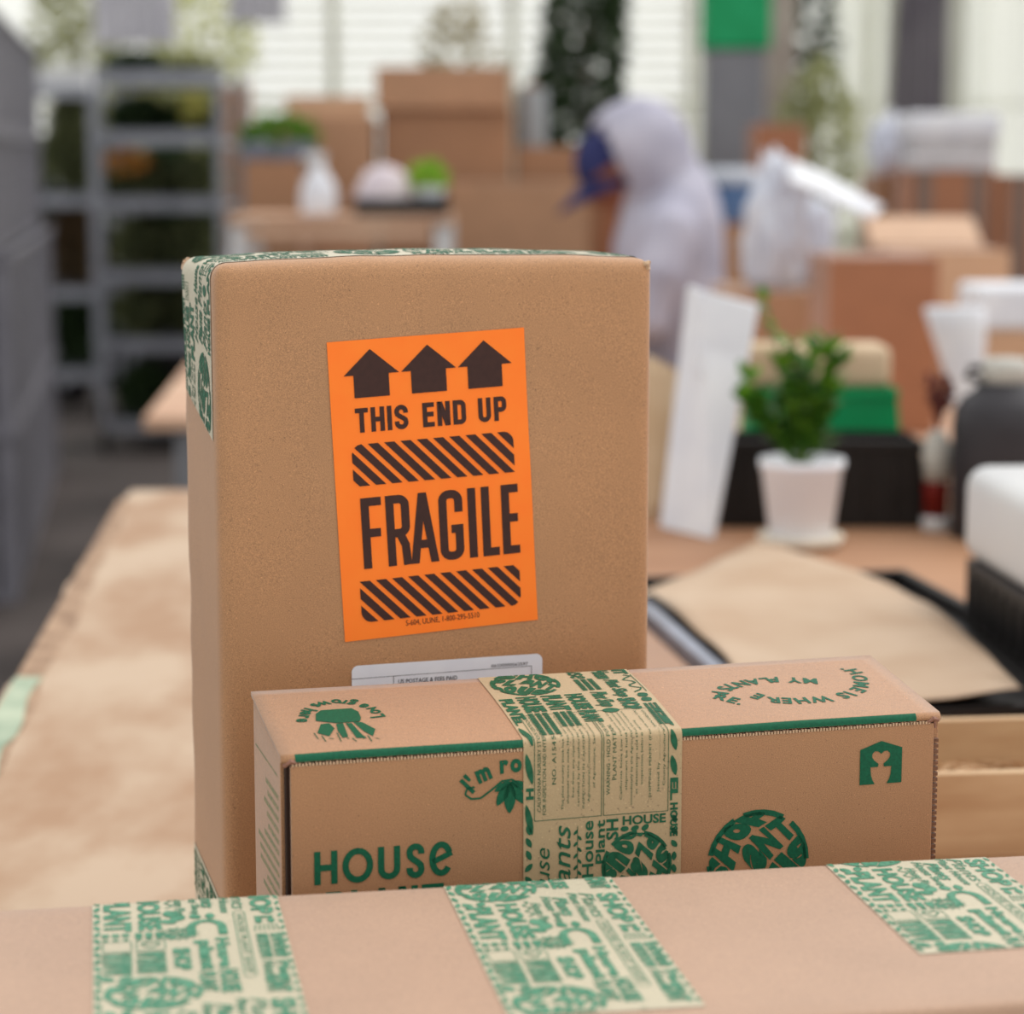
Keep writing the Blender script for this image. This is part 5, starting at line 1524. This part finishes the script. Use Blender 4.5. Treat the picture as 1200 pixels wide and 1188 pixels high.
nrm = Vector((-dv.y, dv.x, 0))
hl = zmid / 2; hu = (ztop - zmid) / 2
cp = crate_proto(1.0, Ln - .03, hl); cq = crate_proto(.92, Ln - .07, hu)
where = ['nearest', 'middle', 'farthest']; first = {}
for k in range(3):
    c_ = pa + dv * (Ln * (k + .5))
    for lv in range(4):
        low = lv < 2; h0 = lv * hl if low else zmid + (lv - 2) * hu
        p_ = c_ + nrm * (.5 if low else .5) ; L_ = (p_.x, p_.y, h0)
        lb = ('large' if low else 'slightly smaller') + ' grey vented bulk crate, ' + where[k] + ' column at the far left, ' + ['on the floor', 'second from the floor', 'third from the floor', 'topmost'][lv]
        pr = cp if low else cq
        if pr not in first: first[pr] = 1; pr.location = L_; pr.rotation_euler = (0, 0, yawc); pr['label'] = lb
        else: dup(pr, L_, yawc, lb)

# ============================================================ PERSON
def skin(name, verts, edges, radii, m, parent, sub=2, root=0, flat=None):
    me = bpy.data.meshes.new(name); me.from_pydata([Vector(v) for v in verts], edges, []); me.update()
    o = bpy.data.objects.new(name, me); COL.objects.link(o)
    md = o.modifiers.new('s', 'SKIN'); md.use_smooth_shade = True
    if not me.skin_vertices: 
        bpy.context.view_layer.objects.active = o
    for i, r in enumerate(radii):
        sv = me.skin_vertices[0].data[i]; sv.radius = r if isinstance(r, tuple) else (r, r); sv.use_root = (i == root)
    o.modifiers.new('u', 'SUBSURF').levels = sub
    o.modifiers['u'].render_levels = sub
    dg = bpy.context.evaluated_depsgraph_get(); ev = bpy.data.meshes.new_from_object(o.evaluated_get(dg))
    bpy.data.objects.remove(o)
    ev.name = name
    return link(name, ev, m, parent, True)
def person():
    Y = 6.0; ox = .42
    t = thing('person', 'person in light grey hoodie, hood up over a navy cap, bending over work', 'person', (ox, Y, 0))
    # body faces -x; coordinates local to (ox, Y, 0)
    body_v = [(.02, 0, .90), (.035, 0, 1.05), (.0, 0, 1.20), (-.025, 0, 1.28), (-.055, 0, 1.345), (-.105, 0, 1.405),   # 0-5 pelvis..neck..head base
              (-.13, 0, 1.46),                                                                      # 6 head
              (-.02, -.17, 1.27), (-.07, -.205, 1.05), (-.26, -.17, .985), (-.31, -.15, .98),          # 7-10 near arm
              (-.02, .17, 1.27), (-.08, .205, 1.06), (-.28, .16, 1.00), (-.33, .14, .99),           # 11-14 far arm
              (.02, -.09, .86), (-.0, -.10, .47), (.04, -.10, .09), (-.10, -.10, .045),                 # 15-18 near leg
              (.02, .09, .86), (-.03, .10, .47), (.02, .10, .09), (-.12, .10, .045)]                    # 19-22
    body_e = [(0, 1), (1, 2), (2, 3), (3, 4), (4, 5), (5, 6), (3, 7), (7, 8), (8, 9), (9, 10), (3, 11), (11, 12), (12, 13), (13, 14), (0, 15), (15, 16), (16, 17), (17, 18), (0, 19), (19, 20), (20, 21), (21, 22)]
    rad = [.12, .11, .115, .10, .05, .055, .075, .05, .038, .026, .022, .05, .038, .026, .022, .075, .05, .036, .028, .075, .05, .036, .028]
    skin('body', body_v, body_e, rad, M_SKIN, t)
    # hands with fingers, resting on the work
    for sy, base in ((-1, Vector((-.31, -.15, .98))), (1, Vector((-.33, .14, .99)))):
        V = [base + Vector((.02, 0, 0)), base + Vector((-.05, 0, -.006))]; E_ = [(0, 1)]; Rr = [.02, (.036, .014)]
        for k in range(4):
            y = (-.028 + k * .0185); l_ = (.03, .036, .034, .026)[k]; b0 = len(V)
            V += [base + Vector((-.085, y, -.008)), base + Vector((-.085 - l_, y, -.018)), base + Vector((-.085 - l_ * 1.7, y, -.036))]; E_ += [(1, b0), (b0, b0 + 1), (b0 + 1, b0 + 2)]; Rr += [.0095, .0085, .007]
        b0 = len(V); V += [base + Vector((-.03, -sy * -.034, -.01)), base + Vector((-.065, -sy * -.052, -.024))]; E_ += [(0, b0), (b0, b0 + 1)]; Rr += [.011, .0085]
        skin('hand', V, E_, Rr, M_SKIN, t, 1)
    # head with face: ellipsoid shaped, chin tucked, looking down-left
    hc = Vector((-.142, 0, 1.405)); hrot = Matrix.Rotation(R(-38), 4, 'Y')
    bm = bmesh.new(); bmesh.ops.create_uvsphere(bm, u_segments=32, v_segments=24, radius=1)
    for v in bm.verts:
        p = v.co; x, y, z = p.x * .098, p.y * .075, p.z * .118
        if p.z < 0: y *= 1 + .28 * p.z; x = x * (1 + .12 * p.z) - .012 * max(0, -p.z)
        if p.x < -.5:
            d_ = math.exp(-((p.y / .16) ** 2 + ((p.z + .12) / .2) ** 2)); x -= .024 * d_        # nose
            e_ = math.exp(-(((abs(p.y) - .38) / .16) ** 2 + ((p.z - .1) / .1) ** 2)); x += .010 * e_   # eye sockets
            x += .004 * math.exp(-((p.y / .35) ** 2 + ((p.z + .48) / .04) ** 2))
        v.co = Vector((x, y, z))
    for sy in (-1, 1):
        bmesh.ops.create_uvsphere(bm, u_segments=10, v_segments=8, radius=1, matrix=Matrix.Translation((.008, sy * .076, -.01)) @ Matrix.Diagonal((.018, .008, .03, 1)))
    bmesh.ops.transform(bm, matrix=Matrix.Translation(hc) @ hrot, verts=bm.verts); obj('head', bm, M_SKIN, t, True)
    for sy in (-1, 1):
        bm = bmesh.new(); bmesh.ops.create_uvsphere(bm, u_segments=10, v_segments=8, radius=.011, matrix=Matrix.Translation(hc) @ hrot @ Matrix.Translation((-.079, sy * .028, .012))); obj('eye', bm, M_WHITE, t, True)
    bm = bmesh.new(); bmesh.ops.create_uvsphere(bm, u_segments=10, v_segments=8, radius=1, matrix=Matrix.Translation(hc) @ hrot @ Matrix.Translation((-.088, 0, -.056)) @ Matrix.Diagonal((.008, .024, .006, 1))); obj('mouth', bm, M_RED, t, True)
    # short dark beard / mask shadow at the jaw
    # trousers
    tv = [(.02, 0, .90), (.02, 0, .97), (.02, -.09, .84), (0, -.10, .47), (.04, -.10, .10), (.02, .09, .84), (-.03, .10, .47), (.02, .10, .10)]
    skin('trousers', tv, [(0, 1), (0, 2), (2, 3), (3, 4), (0, 5), (5, 6), (6, 7)], [.115, .11, .095, .075, .058, .095, .075, .058], M_TROU, t)
    for sy, dx_ in ((-1, 0), (1, -.02)):
        bm = bmesh.new(); bx(bm, -.15 + dx_, .09 + dx_, sy * .1 - .045, sy * .1 + .045, 0, .085, .03, None, 3)
        for v in bm.verts:
            if v.co.x < -.03: v.co.z *= .75
        o = obj('shoe', bm, M_SHOE, t, True)
    # hoodie: torso loft, sleeves and collar fused into one garment
    bm = bmesh.new()
    def loft(secs, seg=28):
        rings = []
        for cx_, cy_, cz_, rx_, ry_, tx in secs:
            rings.append([bm.verts.new((cx_ + rx_ * math.cos(2 * PI * k / seg), cy_ + ry_ * math.sin(2 * PI * k / seg), cz_ + tx * math.cos(2 * PI * k / seg))) for k in range(seg)])
        for a, b in zip(rings, rings[1:]):
            for k in range(seg): bm.faces.new((a[k], a[(k + 1) % seg], b[(k + 1) % seg], b[k]))
        bm.faces.new(rings[0][::-1]); bm.faces.new(rings[-1])
    loft([(.02, 0, .845, .150, .165, 0), (.015, 0, .87, .158, .172, 0), (.0, 0, 1.0, .150, .175, 0), (-.022, 0, 1.12, .143, .18, 0), (-.022, 0, 1.22, .142, .19, 0),
          (-.018, 0, 1.28, .132, .19, .01), (-.012, 0, 1.325, .112, .16, .02), (-.015, 0, 1.365, .090, .115, .03), (-.025, 0, 1.40, .075, .085, .03), (-.03, 0, 1.43, .06, .07, .03)])
    for sy in (-1, 1):
        tube(bm, [(-.015, sy * .12, 1.29), (-.03, sy * .19, 1.25), (-.06, sy * .235, 1.14), (-.085, sy * .24, 1.04), (-.16, sy * .215, 1.0), (-.26, sy * .17, .985)], [.06, .072, .066, .062, .054, .042], 14)
    # soft side of the hood falling over the cheek to the chest
    tube(bm, [(-.06, 0, 1.42), (-.075, 0, 1.36), (-.06, 0, 1.30)], [.085, .085, .09], 14)
    hd = obj('hoodie', bm, M_HOOD, t, True)
    rm = hd.modifiers.new('r', 'REMESH'); rm.mode = 'VOXEL'; rm.voxel_size = .011; rm.use_smooth_shade = True
    sm = hd.modifiers.new('s', 'SMOOTH'); sm.factor = .6; sm.iterations = 6
    # hood: shell around the head, open towards the face
    bm = bmesh.new(); bmesh.ops.create_uvsphere(bm, u_segments=36, v_segments=26, radius=1)
    bmesh.ops.delete(bm, geom=[v for v in bm.verts if v.co.x < -.60 and v.co.z < .62], context='VERTS')
    for v in bm.verts:
        p = v.co.copy(); x, y, z = p.x * .122, p.y * .112, p.z * .128
        if p.z < -.1: x += .045 * (-p.z - .1); z *= 1.22
        if p.x < 0 and p.z > .2: x *= 1.12
        v.co = Vector((x, y, z)) + Vector((1, 1, 1)) * noise.noise(p * 3) * .006
    bmesh.ops.transform(bm, matrix=Matrix.Translation(hc + Vector((.045, 0, .038))) @ Matrix.Rotation(R(-14), 4, 'Y'), verts=bm.verts)
    o = obj('hood', bm, M_HOOD, t, True); so = o.modifiers.new('t', 'SOLIDIFY'); so.thickness = .012; so.offset = 1
    # cap with visor
    bm = bmesh.new(); bmesh.ops.create_uvsphere(bm, u_segments=28, v_segments=16, radius=1)
    bmesh.ops.delete(bm, geom=[v for v in bm.verts if v.co.z < -.02], context='VERTS')
    for v in bm.verts: v.co = Vector((v.co.x * .108, v.co.y * .086, v.co.z * .095 + .03))
    bmesh.ops.transform(bm, matrix=Matrix.Translation(hc) @ hrot, verts=bm.verts); cap = obj('cap', bm, M_NAVY, t, True)
    bm = bmesh.new(); g = []
    for i in range(13):
        a_ = R(-80 + 160 * i / 12); row = []
        for j in range(5):
            r_ = j / 4; row.append(bm.verts.new((-math.cos(a_) * (.095 + .105 * r_ * max(.15, math.cos(a_))) , math.sin(a_) * .086, .034 - .022 * r_ - .060 * (1 - math.cos(a_)))))
        g.append(row)
    for i in range(12):
        for j in range(4): bm.faces.new((g[i][j], g[i + 1][j], g[i + 1][j + 1], g[i][j + 1]))
    bmesh.ops.transform(bm, matrix=Matrix.Translation(hc) @ hrot, verts=bm.verts)
    o = obj('visor', bm, M_NAVY, cap, True); so = o.modifiers.new('t', 'SOLIDIFY'); so.thickness = .007
person()
# the low table the person works at
table('work_bench', 'small work bench in front of the bending person, hidden behind the tall box', [(-.42, 5.62), (.20, 5.62), (.20, 6.4), (-.42, 6.4)], .955, .03, M_BENCH, [(-.36, 5.68), (.14, 5.68), (-.36, 6.34), (.14, 6.34)]) if False else None

# ------------------------------------------------------------ repeats share a group phrase
GROUPS = {'seedling_tray': 'seedling trays on the plant trolleys', 'plastic_crate': 'grey bulk crates at the far left', 'cardboard_box': 'cartons stacked in the background',
          'potted_shrub': 'potted shrubs near the back wall', 'plastic_bag': 'white plastic bags on the cartons', 'shipping_box': 'taped shipping boxes in the foreground',
          'plant_trolley': 'steel plant trolleys at the left', 'work_table': 'near packing tables', 'plastic_curtain': 'pale curtains at the upper right', 'shade_cloth': 'shade cloths hanging from the rail'}
for o in S.objects:
    if o.parent is None and 'category' in o.keys():
        g_ = GROUPS.get(o.name.split('.')[0])
        if g_: o['group'] = g_
